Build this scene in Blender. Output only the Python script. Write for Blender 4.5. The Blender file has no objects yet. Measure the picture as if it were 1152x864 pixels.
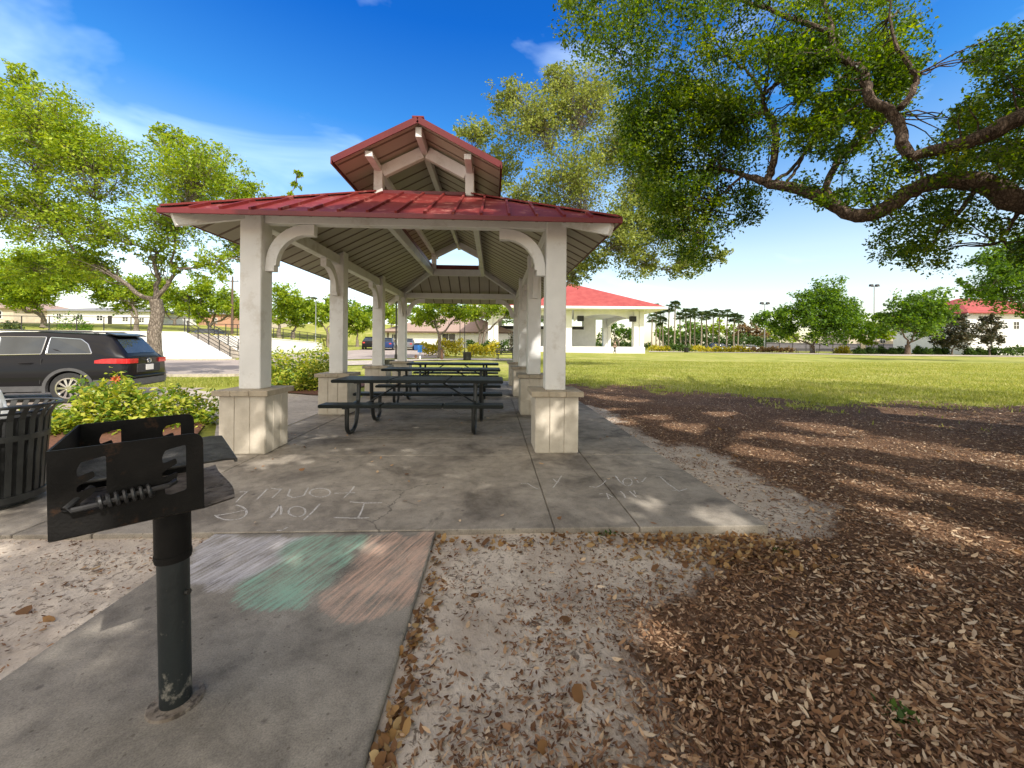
import bpy, bmesh, math, random
import numpy as np
from mathutils import Vector, Matrix
C = bpy.context.scene.collection
R = math.radians
rng = np.random.default_rng(11)
random.seed(5)

# ------------------------------------------------------------------ camera model
F, YAW, ROLL, PX0, PY0, H = 450.0, 0.0467, 0.0086, 576.0, 387.5, 1.3
sy_, cy_ = math.sin(YAW), math.cos(YAW)
def ray(px, py):
    dx, dy = px-PX0, py-PY0
    c, s = math.cos(ROLL), math.sin(ROLL)
    X, Y = (dx*c+dy*s)/F, (-dx*s+dy*c)/F
    return X, -Y                       # lateral and height per metre of depth
def at(px, py, d):
    X, Z = ray(px, py)
    l = X*d
    return Vector((l*cy_+d*sy_, d*cy_-l*sy_, H+Z*d))
def gr(px, py, z=0.0):
    X, Z = ray(px, py)
    return at(px, py, (z-H)/Z)
def project(P):
    P = np.asarray(P, float)
    u, v, z = P[...,0], P[...,1], P[...,2]-H
    d = v*cy_+u*sy_; l = u*cy_-v*sy_
    d_ = np.where(np.abs(d)<1e-3, 1e-3, d)
    X, Y = l/d_*F, -z/d_*F
    c, s = math.cos(ROLL), math.sin(ROLL)
    return PX0+X*c-Y*s, PY0+X*s+Y*c, d

# ------------------------------------------------------------------ materials
def new_mat(name):
    m = bpy.data.materials.new(name); m.use_nodes = True
    nt = m.node_tree
    return m, nt, nt.nodes['Principled BSDF']
def N(nt, t, **kw):
    n = nt.nodes.new(t)
    for k, v in kw.items(): setattr(n, k, v)
    return n
def ramp(nt, stops, interp='LINEAR'):
    r = N(nt, 'ShaderNodeValToRGB'); r.color_ramp.interpolation = interp
    e = r.color_ramp.elements
    while len(e) < len(stops): e.new(0.5)
    for i, (p, c) in enumerate(stops):
        e[i].position = p; e[i].color = (*c, 1) if len(c) == 3 else c
    return r
def noise(nt, scale, detail=4, rough=.55, vec=None, dist=0):
    n = N(nt, 'ShaderNodeTexNoise')
    n.inputs['Scale'].default_value = scale; n.inputs['Detail'].default_value = detail
    n.inputs['Roughness'].default_value = rough; n.inputs['Distortion'].default_value = dist
    if vec is not None: nt.links.new(vec, n.inputs['Vector'])
    return n
def geo_pos(nt):
    return N(nt, 'ShaderNodeNewGeometry').outputs['Position']
def mix(nt, a, b, fac, mode='MIX'):
    m = N(nt, 'ShaderNodeMix', data_type='RGBA', blend_type=mode)
    for sock, v in ((m.inputs[0], fac), (m.inputs[6], a), (m.inputs[7], b)):
        if isinstance(v, (int, float)): sock.default_value = v
        elif isinstance(v, tuple): sock.default_value = (*v, 1) if len(v) == 3 else v
        else: nt.links.new(v, sock)
    return m.outputs[2]
def mth(nt, op, a, b=None, clamp=False):
    m = N(nt, 'ShaderNodeMath', operation=op, use_clamp=clamp)
    for i, v in enumerate((a, b)):
        if v is None: continue
        if isinstance(v, (int, float)): m.inputs[i].default_value = v
        else: nt.links.new(v, m.inputs[i])
    return m.outputs[0]
def bump(nt, bs, h, strength=.3, dist=.01):
    b = N(nt, 'ShaderNodeBump'); b.inputs['Strength'].default_value = strength; b.inputs['Distance'].default_value = dist
    nt.links.new(h, b.inputs['Height']); nt.links.new(b.outputs[0], bs.inputs['Normal'])
def simple(name, c1, c2=None, scale=6, rough=.6, metal=0, bstr=0, bscale=60, spec=.5, coat=0, dirt=None, obj=True, detail=5):
    m, nt, bs = new_mat(name)
    bs.inputs['Roughness'].default_value = rough; bs.inputs['Metallic'].default_value = metal
    bs.inputs['Specular IOR Level'].default_value = spec; bs.inputs['Coat Weight'].default_value = coat
    vec = geo_pos(nt)
    if c2 is None: c2 = tuple(min(1, x*1.12) for x in c1)
    n = noise(nt, scale, detail, .6, vec)
    r = ramp(nt, [(.35, c1), (.65, c2)]); nt.links.new(n.outputs[0], r.inputs[0])
    col = r.outputs[0]
    if dirt:
        n2 = noise(nt, dirt[1], 6, .7, vec)
        r2 = ramp(nt, [(dirt[2], (0,0,0)), (dirt[2]+.1, (1,1,1))]); nt.links.new(n2.outputs[0], r2.inputs[0])
        col = mix(nt, col, dirt[0], mth(nt, 'MULTIPLY', r2.outputs[0], dirt[3]))
    nt.links.new(col, bs.inputs['Base Color'])
    if bstr:
        nb = noise(nt, bscale, 4, .6, vec); bump(nt, bs, nb.outputs[0], bstr)
    return m
def leaf_mat(name, cols, trans=.4, rough=.55, nscale=.8, namt=.35, spec=.3):
    m, nt, bs = new_mat(name)
    g = N(nt, 'ShaderNodeNewGeometry')
    k = len(cols)
    r = ramp(nt, [(i/(k-1), c) for i, c in enumerate(cols)])
    n = noise(nt, nscale, 2, .5, g.outputs['Position'])
    v = mth(nt, 'ADD', mth(nt, 'MULTIPLY', g.outputs['Random Per Island'], 1-namt*.6), mth(nt, 'MULTIPLY', mth(nt, 'SUBTRACT', n.outputs[0], .35), namt*2), True)
    nt.links.new(v, r.inputs[0]); nt.links.new(r.outputs[0], bs.inputs['Base Color'])
    bs.inputs['Roughness'].default_value = rough; bs.inputs['Specular IOR Level'].default_value = spec
    t = N(nt, 'ShaderNodeBsdfTranslucent')
    hs = N(nt, 'ShaderNodeHueSaturation'); hs.inputs['Hue'].default_value = .485; hs.inputs['Saturation'].default_value = 1.1; hs.inputs['Value'].default_value = 1.7
    nt.links.new(r.outputs[0], hs.inputs['Color']); nt.links.new(hs.outputs[0], t.inputs[0])
    mx = N(nt, 'ShaderNodeMixShader'); mx.inputs[0].default_value = trans
    nt.links.new(bs.outputs[0], mx.inputs[1]); nt.links.new(t.outputs[0], mx.inputs[2])
    nt.links.new(mx.outputs[0], nt.nodes['Material Output'].inputs['Surface'])
    return m
M = {}
def concrete(name, base, dark, light, joints=False):
    m, nt, bs = new_mat(name)
    p = geo_pos(nt)
    n1 = noise(nt, 1.7, 7, .66, p, .5); r1 = ramp(nt, [(.32, dark), (.5, base), (.72, light)]); nt.links.new(n1.outputs[0], r1.inputs[0])
    n2 = noise(nt, 9, 8, .7, p); r2 = ramp(nt, [(.3, (.62,.62,.62)), (.55, (1,1,1)), (.75, (1.12,1.1,1.08))]); nt.links.new(n2.outputs[0], r2.inputs[0])
    c = mix(nt, r1.outputs[0], r2.outputs[0], .8, 'MULTIPLY')
    n3 = noise(nt, 3.2, 5, .75, p, 1.2); r3 = ramp(nt, [(.6, (0,0,0)), (.72, (1,1,1))]); nt.links.new(n3.outputs[0], r3.inputs[0])
    c = mix(nt, c, tuple(x*.55 for x in dark), mth(nt, 'MULTIPLY', r3.outputs[0], .7))
    v = N(nt, 'ShaderNodeTexVoronoi'); v.inputs['Scale'].default_value = 5.5; nt.links.new(p, v.inputs['Vector'])
    r4 = ramp(nt, [(.05, (1,1,1)), (.1, (0,0,0))]); nt.links.new(v.outputs['Distance'], r4.inputs[0])
    sel = mth(nt, 'GREATER_THAN', N(nt, 'ShaderNodeSeparateColor').outputs[0], .62)
    nt.links.new(v.outputs['Color'], sel.node.inputs[0].links[0].from_node.inputs[0])
    c = mix(nt, c, (.07,.06,.055), mth(nt, 'MULTIPLY', mth(nt, 'MULTIPLY', r4.outputs[0], sel), .6))
    n5 = noise(nt, 150, 5, .75, p)
    r5 = ramp(nt, [(.36, (.62,.62,.62)), (.5, (1,1,1)), (.66, (1.3,1.3,1.28))]); nt.links.new(n5.outputs[0], r5.inputs[0])
    c = mix(nt, c, r5.outputs[0], .75, 'MULTIPLY')
    v2 = N(nt, 'ShaderNodeTexVoronoi'); v2.inputs['Scale'].default_value = 34; nt.links.new(p, v2.inputs['Vector'])
    s2 = N(nt, 'ShaderNodeSeparateColor'); nt.links.new(v2.outputs['Color'], s2.inputs[0])
    pit = mth(nt, 'MULTIPLY', mth(nt, 'LESS_THAN', v2.outputs['Distance'], mth(nt, 'MULTIPLY', s2.outputs[1], .22)), mth(nt, 'GREATER_THAN', s2.outputs[0], .6))
    c = mix(nt, c, (.085,.07,.055), mth(nt, 'MULTIPLY', pit, .55))
    n8 = noise(nt, .55, 4, .6, p, 1.0); v3 = N(nt, 'ShaderNodeTexVoronoi', feature='DISTANCE_TO_EDGE'); v3.inputs['Scale'].default_value = .55
    nt.links.new(mix(nt, p, noise(nt, 2.3, 6, .7, p).outputs['Color'], .22), v3.inputs['Vector'])
    crk = mth(nt, 'MULTIPLY', mth(nt, 'LESS_THAN', v3.outputs['Distance'], .0022), mth(nt, 'GREATER_THAN', n8.outputs[0], .56))
    c = mix(nt, c, (.05,.042,.035), mth(nt, 'MULTIPLY', crk, .6))
    nt.links.new(c, bs.inputs['Base Color'])
    bs.inputs['Roughness'].default_value = .85; bs.inputs['Specular IOR Level'].default_value = .3
    hh = mth(nt, 'ADD', mth(nt, 'MULTIPLY', n2.outputs[0], .6), mth(nt, 'MULTIPLY', n5.outputs[0], .4))
    bump(nt, bs, hh, .35, .006)
    return m, nt, bs, c
M['concrete'] = concrete('concrete', (.325,.287,.24), (.155,.134,.112), (.44,.392,.33))[0]
M['path'] = concrete('path_concrete', (.50,.44,.37), (.40,.35,.3), (.56,.5,.43))[0]
M['white'] = simple('white_paint', (.72,.71,.69), (.80,.79,.77), 3, .5, bstr=.08, bscale=90, dirt=((.45,.4,.33), 2.2, .55, .42))
M['white_wall'] = simple('white_stucco', (.76,.755,.74), (.84,.83,.815), 1.2, .8, bstr=.15, bscale=40)
M['stone'] = simple('limestone', (.53,.47,.38), (.64,.575,.475), 7, .75, bstr=.25, bscale=45, dirt=((.36,.31,.24), 3.5, .6, .4), detail=8)
M['stone_cap'] = simple('limestone_cap', (.36,.30,.22), (.46,.39,.29), 9, .75, bstr=.3, bscale=50, dirt=((.22,.19,.15), 4, .55, .5), detail=8)
M['red'] = simple('red_metal_roof', (.125,.012,.012), (.19,.026,.022), 1.7, .6, 0, coat=0, spec=.25, dirt=((.46,.2,.16), 4.5, .55, .55))
M['fascia'] = simple('red_fascia', (.11,.008,.011), (.15,.013,.016), 2, .4, dirt=((.3,.1,.08), 8, .62, .3))
M['tan'] = simple('tan_soffit', (.43,.395,.31), (.49,.45,.36), 1.5, .6)
M['tan_line'] = simple('soffit_seam', (.17,.13,.095), None, 2, .7)
M['blacksteel'] = simple('black_coated_steel', (.012,.013,.013), (.02,.022,.021), 20, .38, 0, spec=.6, bstr=.05, bscale=200)
M['grill'] = simple('sooty_black_steel', (.0045,.0042,.004), (.011,.0098,.009), 9, .6, 0, spec=.18, bstr=.2, bscale=120, dirt=((.085,.04,.018), 11, .58, .6))
M['grate'] = simple('worn_grate_steel', (.05,.048,.045), (.12,.115,.11), 14, .45, .6, bstr=.2, bscale=100)
M['ash'] = simple('ashy_plate', (.13,.10,.075), (.28,.24,.2), 16, .85, 0, bstr=.4, bscale=90, dirt=((.04,.03,.025), 22, .52, .8))
M['bark'] = None
def bark(name, c1, c2, sc=9, strength=.9):
    m, nt, bs = new_mat(name)
    g = geo_pos(nt)
    mp = N(nt, 'ShaderNodeMapping'); mp.inputs['Scale'].default_value = (1, 1, .45); nt.links.new(g, mp.inputs[0])
    v = N(nt, 'ShaderNodeTexVoronoi', feature='DISTANCE_TO_EDGE'); v.inputs['Scale'].default_value = sc*2.2
    nz = noise(nt, sc, 6, .65, mp.outputs[0], .6)
    nt.links.new(mix(nt, mp.outputs[0], nz.outputs['Color'], .12), v.inputs['Vector'])
    h = mth(nt, 'ADD', mth(nt, 'MULTIPLY', v.outputs['Distance'], 1.6, True), mth(nt, 'MULTIPLY', nz.outputs[0], .6))
    r = ramp(nt, [(.25, c1), (.75, c2)]); nt.links.new(h, r.inputs[0])
    nt.links.new(r.outputs[0], bs.inputs['Base Color']); bs.inputs['Roughness'].default_value = .95; bs.inputs['Specular IOR Level'].default_value = .15
    bump(nt, bs, h, strength, .03)
    return m
M['bark'] = bark('grey_bark', (.10,.08,.065), (.30,.25,.205), 7)
M['oakbark'] = bark('oak_bark', (.05,.036,.028), (.25,.185,.14), 10, 1.0)
M['palmbark'] = bark('palm_bark', (.20,.16,.12), (.40,.34,.27), 6)
M['leaf_spring'] = leaf_mat('spring_leaves', [(.06,.12,.012), (.17,.265,.02), (.30,.40,.03), (.42,.47,.06)], .42)
M['leaf_far'] = leaf_mat('yellow_green_leaves', [(.05,.10,.011), (.15,.24,.017), (.28,.37,.025), (.38,.44,.045)], .4, nscale=.35)
M['leaf_olive'] = leaf_mat('pale_olive_leaves', [(.085,.12,.024), (.18,.23,.045), (.29,.34,.075), (.41,.42,.13)], .35)
M['leaf_oak'] = leaf_mat('oak_leaves', [(.014,.033,.005), (.040,.085,.009), (.10,.175,.013), (.29,.36,.033)], .5, .45, nscale=.9, namt=.6, spec=.4)
M['leaf_green'] = leaf_mat('mid_green_leaves', [(.025,.06,.010), (.06,.13,.014), (.13,.24,.02), (.22,.33,.03)], .38, nscale=.35)
M['leaf_dark'] = leaf_mat('bronze_green_leaves', [(.018,.028,.012), (.04,.05,.02), (.085,.07,.035), (.13,.115,.06)], .25, .4, nscale=.6)
M['leaf_rust'] = leaf_mat('rusty_leaves', [(.10,.07,.03), (.2,.13,.05), (.26,.18,.07)], .3)
M['leaf_palm'] = leaf_mat('palm_fronds', [(.03,.06,.02), (.06,.10,.03), (.12,.15,.05)], .25, nscale=.5)
M['leaf_var'] = leaf_mat('variegated_leaves', [(.04,.10,.012), (.13,.23,.02), (.42,.46,.05), (.64,.60,.13)], .35, .4, nscale=2.5, namt=.3, spec=.5)
M['leaf_hedge'] = leaf_mat('hedge_leaves', [(.02,.05,.01), (.05,.10,.015), (.09,.15,.025)], .3, nscale=1)
M['leaf_yhedge'] = leaf_mat('yellow_hedge_leaves', [(.16,.20,.015), (.42,.38,.03), (.66,.55,.05)], .35, nscale=1)
M['litter'] = leaf_mat('fallen_leaves', [(.12,.055,.024), (.27,.14,.065), (.45,.28,.155), (.62,.46,.30), (.74,.61,.45)], .1, .7, nscale=3, namt=.2)
M['shred'] = leaf_mat('mulch_shreds', [(.052,.023,.011), (.15,.074,.037), (.29,.165,.092), (.50,.36,.235)], .05, .8, nscale=3, namt=.2)
M['litter_gold'] = leaf_mat('golden_fallen_leaves', [(.09,.042,.018), (.19,.095,.036), (.30,.17,.06), (.44,.32,.16)], .15, .6, nscale=3, namt=.2)
M['grassblade'] = leaf_mat('grass_blades', [(.17,.205,.032), (.31,.335,.06), (.50,.46,.17)], .35, .6, nscale=.5, namt=.5)
M['asphalt'] = simple('asphalt', (.32,.265,.225), (.40,.335,.29), 1.3, .9, bstr=.2, bscale=60)
M['chrome'] = simple('bright_trim', (.6,.6,.6), None, 3, .15, 1)
M['rubber'] = simple('tyre_rubber', (.018,.018,.018), (.03,.03,.03), 12, .85)
M['grey_plastic'] = simple('grey_plastic', (.055,.055,.058), (.075,.075,.078), 8, .6)
def glass(name, col=(.01,.012,.014), rough=.03):
    m, nt, bs = new_mat(name)
    n = noise(nt, 2, 2, .5, geo_pos(nt)); r = ramp(nt, [(.3, col), (.7, tuple(c*1.5 for c in col))]); nt.links.new(n.outputs[0], r.inputs[0])
    nt.links.new(r.outputs[0], bs.inputs['Base Color']); bs.inputs['Roughness'].default_value = rough; bs.inputs['Specular IOR Level'].default_value = .6
    return m
M['glass'] = glass('dark_window_glass')
M['carglass'] = glass('car_glass', (.03,.035,.04), .02)
def paint(name, c):
    m = simple(name, c, tuple(x*1.1 for x in c), 2, .35, 0, coat=.28, spec=.15); 
    m.node_tree.nodes['Principled BSDF'].inputs['Coat Roughness'].default_value = .03
    return m
M['blackpaint'] = paint('black_car_paint', (.006,.006,.008))
M['taillight'] = simple('red_lamp_plastic', (.45,.01,.015), (.6,.03,.03), 10, .12, 0, coat=1)
M['plate'] = simple('licence_plate', (.62,.60,.58), (.72,.7,.68), 40, .4)

# ------------------------------------------------------------------ mesh helpers
class MB:
    def __init__(s): s.v = []; s.f = []; s.m = []
    def add(s, vs, fs, mi=0):
        o = len(s.v); s.v += [Vector(p) for p in vs]
        s.f += [[i+o for i in f] for f in fs]; s.m += [mi]*len(fs); return s
    def box(s, x0, x1, y0, y1, z0, z1, mi=0):
        vs = [(x, y, z) for z in (z0, z1) for y in (y0, y1) for x in (x0, x1)]
        return s.add(vs, [(0,2,3,1), (4,5,7,6), (0,1,5,4), (2,6,7,3), (0,4,6,2), (1,3,7,5)], mi)
    def bar(s, p0, p1, w, h, up=(0,0,1), mi=0):
        p0, p1, up = Vector(p0), Vector(p1), Vector(up)
        d = (p1-p0).normalized(); sd = d.cross(up)
        if sd.length < 1e-4: sd = d.cross(Vector((1,0,0)))
        sd.normalize(); u = sd.cross(d).normalized()
        vs = [p + sd*a*w/2 + u*b*h/2 for p in (p0, p1) for a, b in ((-1,-1), (1,-1), (1,1), (-1,1))]
        return s.add(vs, [(3,2,1,0), (4,5,6,7), (0,1,5,4), (1,2,6,5), (2,3,7,6), (3,0,4,7)], mi)
    def tube(s, pts, rad, n=8, mi=0, cap=True, flat=1.0):
        pts = [Vector(p) for p in pts]
        if not hasattr(rad, '__len__'): rad = [rad]*len(pts)
        k = len(pts); T = []
        for i in range(k):
            T.append((pts[min(i+1, k-1)]-pts[max(i-1, 0)]).normalized())
        ref = Vector((0,0,1)) if abs(T[0].z) < .9 else Vector((1,0,0))
        a = T[0].cross(ref).normalized(); vs = []
        for i in range(k):
            a = (a - T[i]*a.dot(T[i])).normalized(); b = T[i].cross(a)
            for j in range(n):
                t = 2*math.pi*j/n
                vs.append(pts[i]+(a*math.cos(t)+b*math.sin(t)*flat)*rad[i])
        fs = [(i*n+j, i*n+(j+1)%n, (i+1)*n+(j+1)%n, (i+1)*n+j) for i in range(k-1) for j in range(n)]
        if cap: fs += [tuple(range(n-1, -1, -1)), tuple((k-1)*n+j for j in range(n))]
        return s.add(vs, fs, mi)
    def lathe(s, prof, n=24, c=(0,0,0), mi=0):
        vs = [(c[0]+r*math.cos(2*math.pi*j/n), c[1]+r*math.sin(2*math.pi*j/n), c[2]+z) for r, z in prof for j in range(n)]
        fs = [(i*n+j, i*n+(j+1)%n, (i+1)*n+(j+1)%n, (i+1)*n+j) for i in range(len(prof)-1) for j in range(n)]
        return s.add(vs, fs, mi)
    def prism(s, poly, ext, mi=0):
        """poly: list of 3D points (planar), ext: extrusion vector"""
        n = len(poly); poly = [Vector(p) for p in poly]; ext = Vector(ext)
        vs = poly+[p+ext for p in poly]
        return s.add(vs, [tuple(range(n-1, -1, -1)), tuple(range(n, 2*n))]+[(i, (i+1)%n, n+(i+1)%n, n+i) for i in range(n)], mi)
    def build(s, name, mats, parent=None, world=False, bevel=0, smooth=False, seg=1):
        if not isinstance(mats, (list, tuple)): mats = [mats]
        V = s.v
        if world and parent is not None:
            p = parent
            while p.parent: p = p.parent
            inv = p.matrix_basis.inverted(); V = [inv @ v for v in V]
        me = bpy.data.meshes.new(name); me.from_pydata([tuple(v) for v in V], [], s.f)
        for m in mats: me.materials.append(m)
        if len(mats) > 1: me.polygons.foreach_set('material_index', s.m)
        bm = bmesh.new(); bm.from_mesh(me)
        if bevel:
            bmesh.ops.remove_doubles(bm, verts=bm.verts, dist=1e-5)
            ed = [e for e in bm.edges if len(e.link_faces) == 2 and e.calc_face_angle(0) > .5]
            bmesh.ops.bevel(bm, geom=ed, offset=bevel, segments=seg, affect='EDGES', clamp_overlap=True)
        bmesh.ops.recalc_face_normals(bm, faces=bm.faces)
        bm.to_mesh(me); bm.free()
        if smooth:
            me.shade_smooth(); me.set_sharp_from_angle(angle=R(40))
        return link(name, me, parent)
def link(name, me, parent=None):
    o = bpy.data.objects.new(name, me); C.objects.link(o)
    if parent is not None: o.parent = parent
    return o
def tag(o, label=None, cat=None, group=None, kind=None):
    if label: o['label'] = label
    if cat: o['category'] = cat
    if group: o['group'] = group
    if kind: o['kind'] = kind
    return o
def empty(name, loc, rz=0, label=None, cat=None, group=None, rot=None):
    o = bpy.data.objects.new(name, None); C.objects.link(o)
    o.location = loc; o.rotation_euler = rot if rot else (0, 0, rz); o.empty_display_size = .2
    return tag(o, label, cat, group)
def copy_tree(o, parent=None):
    c = o.copy(); C.objects.link(c)
    if parent is not None: c.parent = parent
    for ch in list(o.children): copy_tree(ch, c)
    return c
def np_mesh(name, V, Fq, mats, smooth=False):
    """V (n,3), Fq (m,4) quads"""
    me = bpy.data.meshes.new(name)
    V = np.ascontiguousarray(V, np.float32); Fq = np.ascontiguousarray(Fq, np.int32)
    k = Fq.shape[1]
    me.vertices.add(len(V)); me.vertices.foreach_set('co', V.ravel())
    me.loops.add(Fq.size); me.loops.foreach_set('vertex_index', Fq.ravel())
    me.polygons.add(len(Fq)); me.polygons.foreach_set('loop_start', np.arange(0, Fq.size, k, dtype=np.int32))
    me.polygons.foreach_set('loop_total', np.full(len(Fq), k, np.int32))
    for m in (mats if isinstance(mats, (list, tuple)) else [mats]): me.materials.append(m)
    me.update(calc_edges=True); me.validate()
    if smooth: me.shade_smooth()
    return me
def leaves(P, size, rs, up=.3, wid=.5, nrm=None):
    """P (n,3) leaf base points -> diamond leaf quads, slightly folded"""
    n = len(P)
    d = rs.normal(size=(n, 3)); d /= np.linalg.norm(d, axis=1, keepdims=True)
    nn = rs.normal(size=(n, 3)); nn[:, 2] += up*3; nn /= np.linalg.norm(nn, axis=1, keepdims=True)
    d -= nn*(d*nn).sum(1, keepdims=True); d /= np.linalg.norm(d, axis=1, keepdims=True)+1e-9
    s = np.cross(nn, d)
    L = size*(.42+1.05*rs.random((n, 1))); W = L*wid*.5
    a = P; b = P+d*L*.5+s*W+nn*L*.08; c = P+d*L; e = P+d*L*.5-s*W+nn*L*.08
    V = np.stack([a, b, c, e], 1).reshape(-1, 3)
    Q = np.arange(4*n).reshape(n, 4)
    return V, Q
def blob(centers, per, r, rs, flat=.75):
    """points scattered in soft balls round each centre"""
    c = np.repeat(np.asarray(centers, float), per, 0)
    rr = np.repeat(np.broadcast_to(np.asarray(r, float), (len(centers),)), per)[:, None]
    q = rs.normal(size=c.shape); q /= np.linalg.norm(q, axis=1, keepdims=True)
    q *= (rs.random((len(c), 1))**.45)*rr; q[:, 2] *= flat
    return c+q
def poly_holes(outer, holes, thick, name='tmp'):
    cu = bpy.data.curves.new(name, 'CURVE'); cu.dimensions = '2D'; cu.fill_mode = 'BOTH'; cu.extrude = thick/2
    for lp in [outer]+holes:
        sp = cu.splines.new('POLY'); sp.points.add(len(lp)-1); sp.use_cyclic_u = True
        for p, q in zip(sp.points, lp): p.co = (q[0], q[1], 0, 1)
    o = bpy.data.objects.new(name, cu); C.objects.link(o)
    me = bpy.data.meshes.new_from_object(o.evaluated_get(bpy.context.evaluated_depsgraph_get()))
    bpy.data.objects.remove(o); bpy.data.curves.remove(cu)
    return me
def round_poly(pts, r, seg=4):
    """round the corners of a 2D polygon; r may be a list"""
    out = []; n = len(pts)
    for i in range(n):
        ri = r[i] if hasattr(r, '__len__') else r
        p = Vector(pts[i]).to_2d(); a = Vector(pts[i-1]).to_2d(); b = Vector(pts[(i+1) % n]).to_2d()
        if ri <= 0: out.append(tuple(p)); continue
        da = (a-p); db = (b-p); k = min(ri, da.length*.49, db.length*.49)
        s, e = p+da.normalized()*k, p+db.normalized()*k
        for j in range(seg+1):
            t = j/seg; out.append(tuple(s*(1-t)**2+p*2*t*(1-t)+e*t*t))
    return out

# ------------------------------------------------------------------ terrain
def ldw(px, py, d): return at(px, py, d)
LOW = [(230,425,17), (230,406,31.5), (120,405,33), (0,402,33), (310,398.2,41), (358,394,53), (440,405,28), (440,395,42), (520,408,24),
       (500,391,66), (560,389.5,70), (410,390,60), (410,382,82), (405,380,96), (690,397.3,60), (745,396.8,66), (800,396,85), (914,397.5,75), (1021,399,66),
       (1100,399.5,70), (860,395,100), (1000,396,110), (640,396,64), (540,400,40), (480,400,38)]
LOWP = [at(*p) for p in LOW]
LOWP += [Vector(p) for p in ((-14,9,-.25), (-9,10.5,-.25), (-22,10,-.3), (-40,12,-.3), (6,10,-.06), (12,16,-.05), (5,25,-.04), (20,35,-.05), (40,20,-.05), (60,50,-.05), (0,16,-.05), (90,90,0), (120,200,.2), (0,200,2), (-100,200,6), (30,400,2), (-200,60,1), (200,20,0), (-6,18,-.06))]
LOWA = np.array([tuple(p) for p in LOWP])
UPP = [at(0,374,36), at(190,374,35.5), at(225,374.5,35.5), at(306,380,42), at(358,386.3,53.5), at(120,366.5,60), at(20,366,56), at(230,365,70), at(300,372,70), at(350,377,75), at(175,366,62)]
UPP += [Vector(p) for p in ((-100,150,9), (-60,200,9), (-160,60,5), (-38,110,7))]
UPA = np.array([tuple(p) for p in UPP])
def idw(A, u, v, pw=2.6):
    d2 = (u[..., None]-A[:, 0])**2+(v[..., None]-A[:, 1])**2+1.0
    w = d2**(-pw/2)
    return (w*A[:, 2]).sum(-1)/w.sum(-1)
def sstep(a, b, x): t = np.clip((x-a)/(b-a), 0, 1); return t*t*(3-2*t)
def hfun(u, v):
    low = idw(LOWA, u, v)
    near = sstep(-8.5, -5.5, u)*sstep(21, 14, v)*sstep(-30,-26,v)
    low = low*(1-near) + near*(-.034-.03*sstep(.6, 1.9, u))
    nl = sstep(-4, -7, u)*0
    up = idw(UPA, u, v)
    m = ((v > 35.2) & (u < -25.95)) | ((v > 38.2) & (u < -22.55) & (v < 53.5)) | ((u < -22.55-(v-53.5)*.9) & (v >= 53.5))
    blend = np.where(m, 1.0, 0.0)
    z = low*(1-blend)+up*blend
    return z
def axis(fine0, fine1, step, lo, hi, extra):
    a = list(np.arange(fine0, fine1+1e-6, step)); s = step
    x = fine1
    while x < hi: s = min(s*1.09, 45); x += s; a.append(x)
    x = fine0; s = step
    while x > lo: s = min(s*1.09, 45); x -= s; a.append(x)
    return np.unique(np.round(np.concatenate([a, extra]), 3))
GU = axis(-5, 9, .08, -900, 900, np.array([-26.1, -25.9, -22.75, -22.5, -24, -30, -35]))
GV = axis(0, 14, .08, -60, 1600, np.array([35.1, 35.3, 38.1, 38.3, 32, 33.5, 45, 53.4, 53.6]))
UU, VV = np.meshgrid(GU, GV, indexing='ij')
ZZ = hfun(UU, VV)
def vnoise(u, v, sc, seed):
    """cheap smooth value noise in numpy"""
    r = np.random.default_rng(seed).random((64, 64))
    x, y = u*sc, v*sc
    xi, yi = np.floor(x).astype(int), np.floor(y).astype(int)
    fx, fy = x-xi, y-yi; fx, fy = fx*fx*(3-2*fx), fy*fy*(3-2*fy)
    g = lambda a, b: r[a % 64, b % 64]
    return (g(xi, yi)*(1-fx)+g(xi+1, yi)*fx)*(1-fy)+(g(xi, yi+1)*(1-fx)+g(xi+1, yi+1)*fx)*fy
near = sstep(-20, -6, UU)*sstep(30, 12, VV)
ZZ = ZZ+near*((vnoise(UU, VV, .9, 1)-.5)*.05*sstep(2.3, 4, np.abs(UU+.5)+0*VV+np.where(VV<2.5,2.5,0))+(vnoise(UU, VV, 4, 2)-.5)*.012)
# keep the soil just under every slab
ZZ = np.where((UU > -4.6) & (UU < 1.9) & (VV > 2.9) & (VV < 15), np.minimum(ZZ, -.03), ZZ)
ZZ = np.where((UU > -1.95) & (UU < -.33) & (VV < 2.9) & (VV > -4), np.minimum(ZZ, -.03), ZZ)
def terr(u, v):
    u, v = np.asarray(u, float), np.asarray(v, float)
    i = np.clip(np.searchsorted(GU, u)-1, 0, len(GU)-2); j = np.clip(np.searchsorted(GV, v)-1, 0, len(GV)-2)
    fu = np.clip((u-GU[i])/(GU[i+1]-GU[i]), 0, 1); fv = np.clip((v-GV[j])/(GV[j+1]-GV[j]), 0, 1)
    return (ZZ[i, j]*(1-fu)+ZZ[i+1, j]*fu)*(1-fv)+(ZZ[i, j+1]*(1-fu)+ZZ[i+1, j+1]*fu)*fv
def on(p): return Vector((p[0], p[1], float(terr(p[0], p[1]))))
def gat(px, py, d):
    p = at(px, py, d); return on(p)
def inpoly(u, v, poly):
    c = np.zeros(np.shape(u), bool); n = len(poly)
    for i in range(n):
        (x1, y1), (x2, y2) = poly[i], poly[(i+1) % n]
        k = ((y1 > v) != (y2 > v)) & (u < (x2-x1)*(v-y1)/(y2-y1+1e-12)+x1)
        c ^= k
    return c
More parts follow.
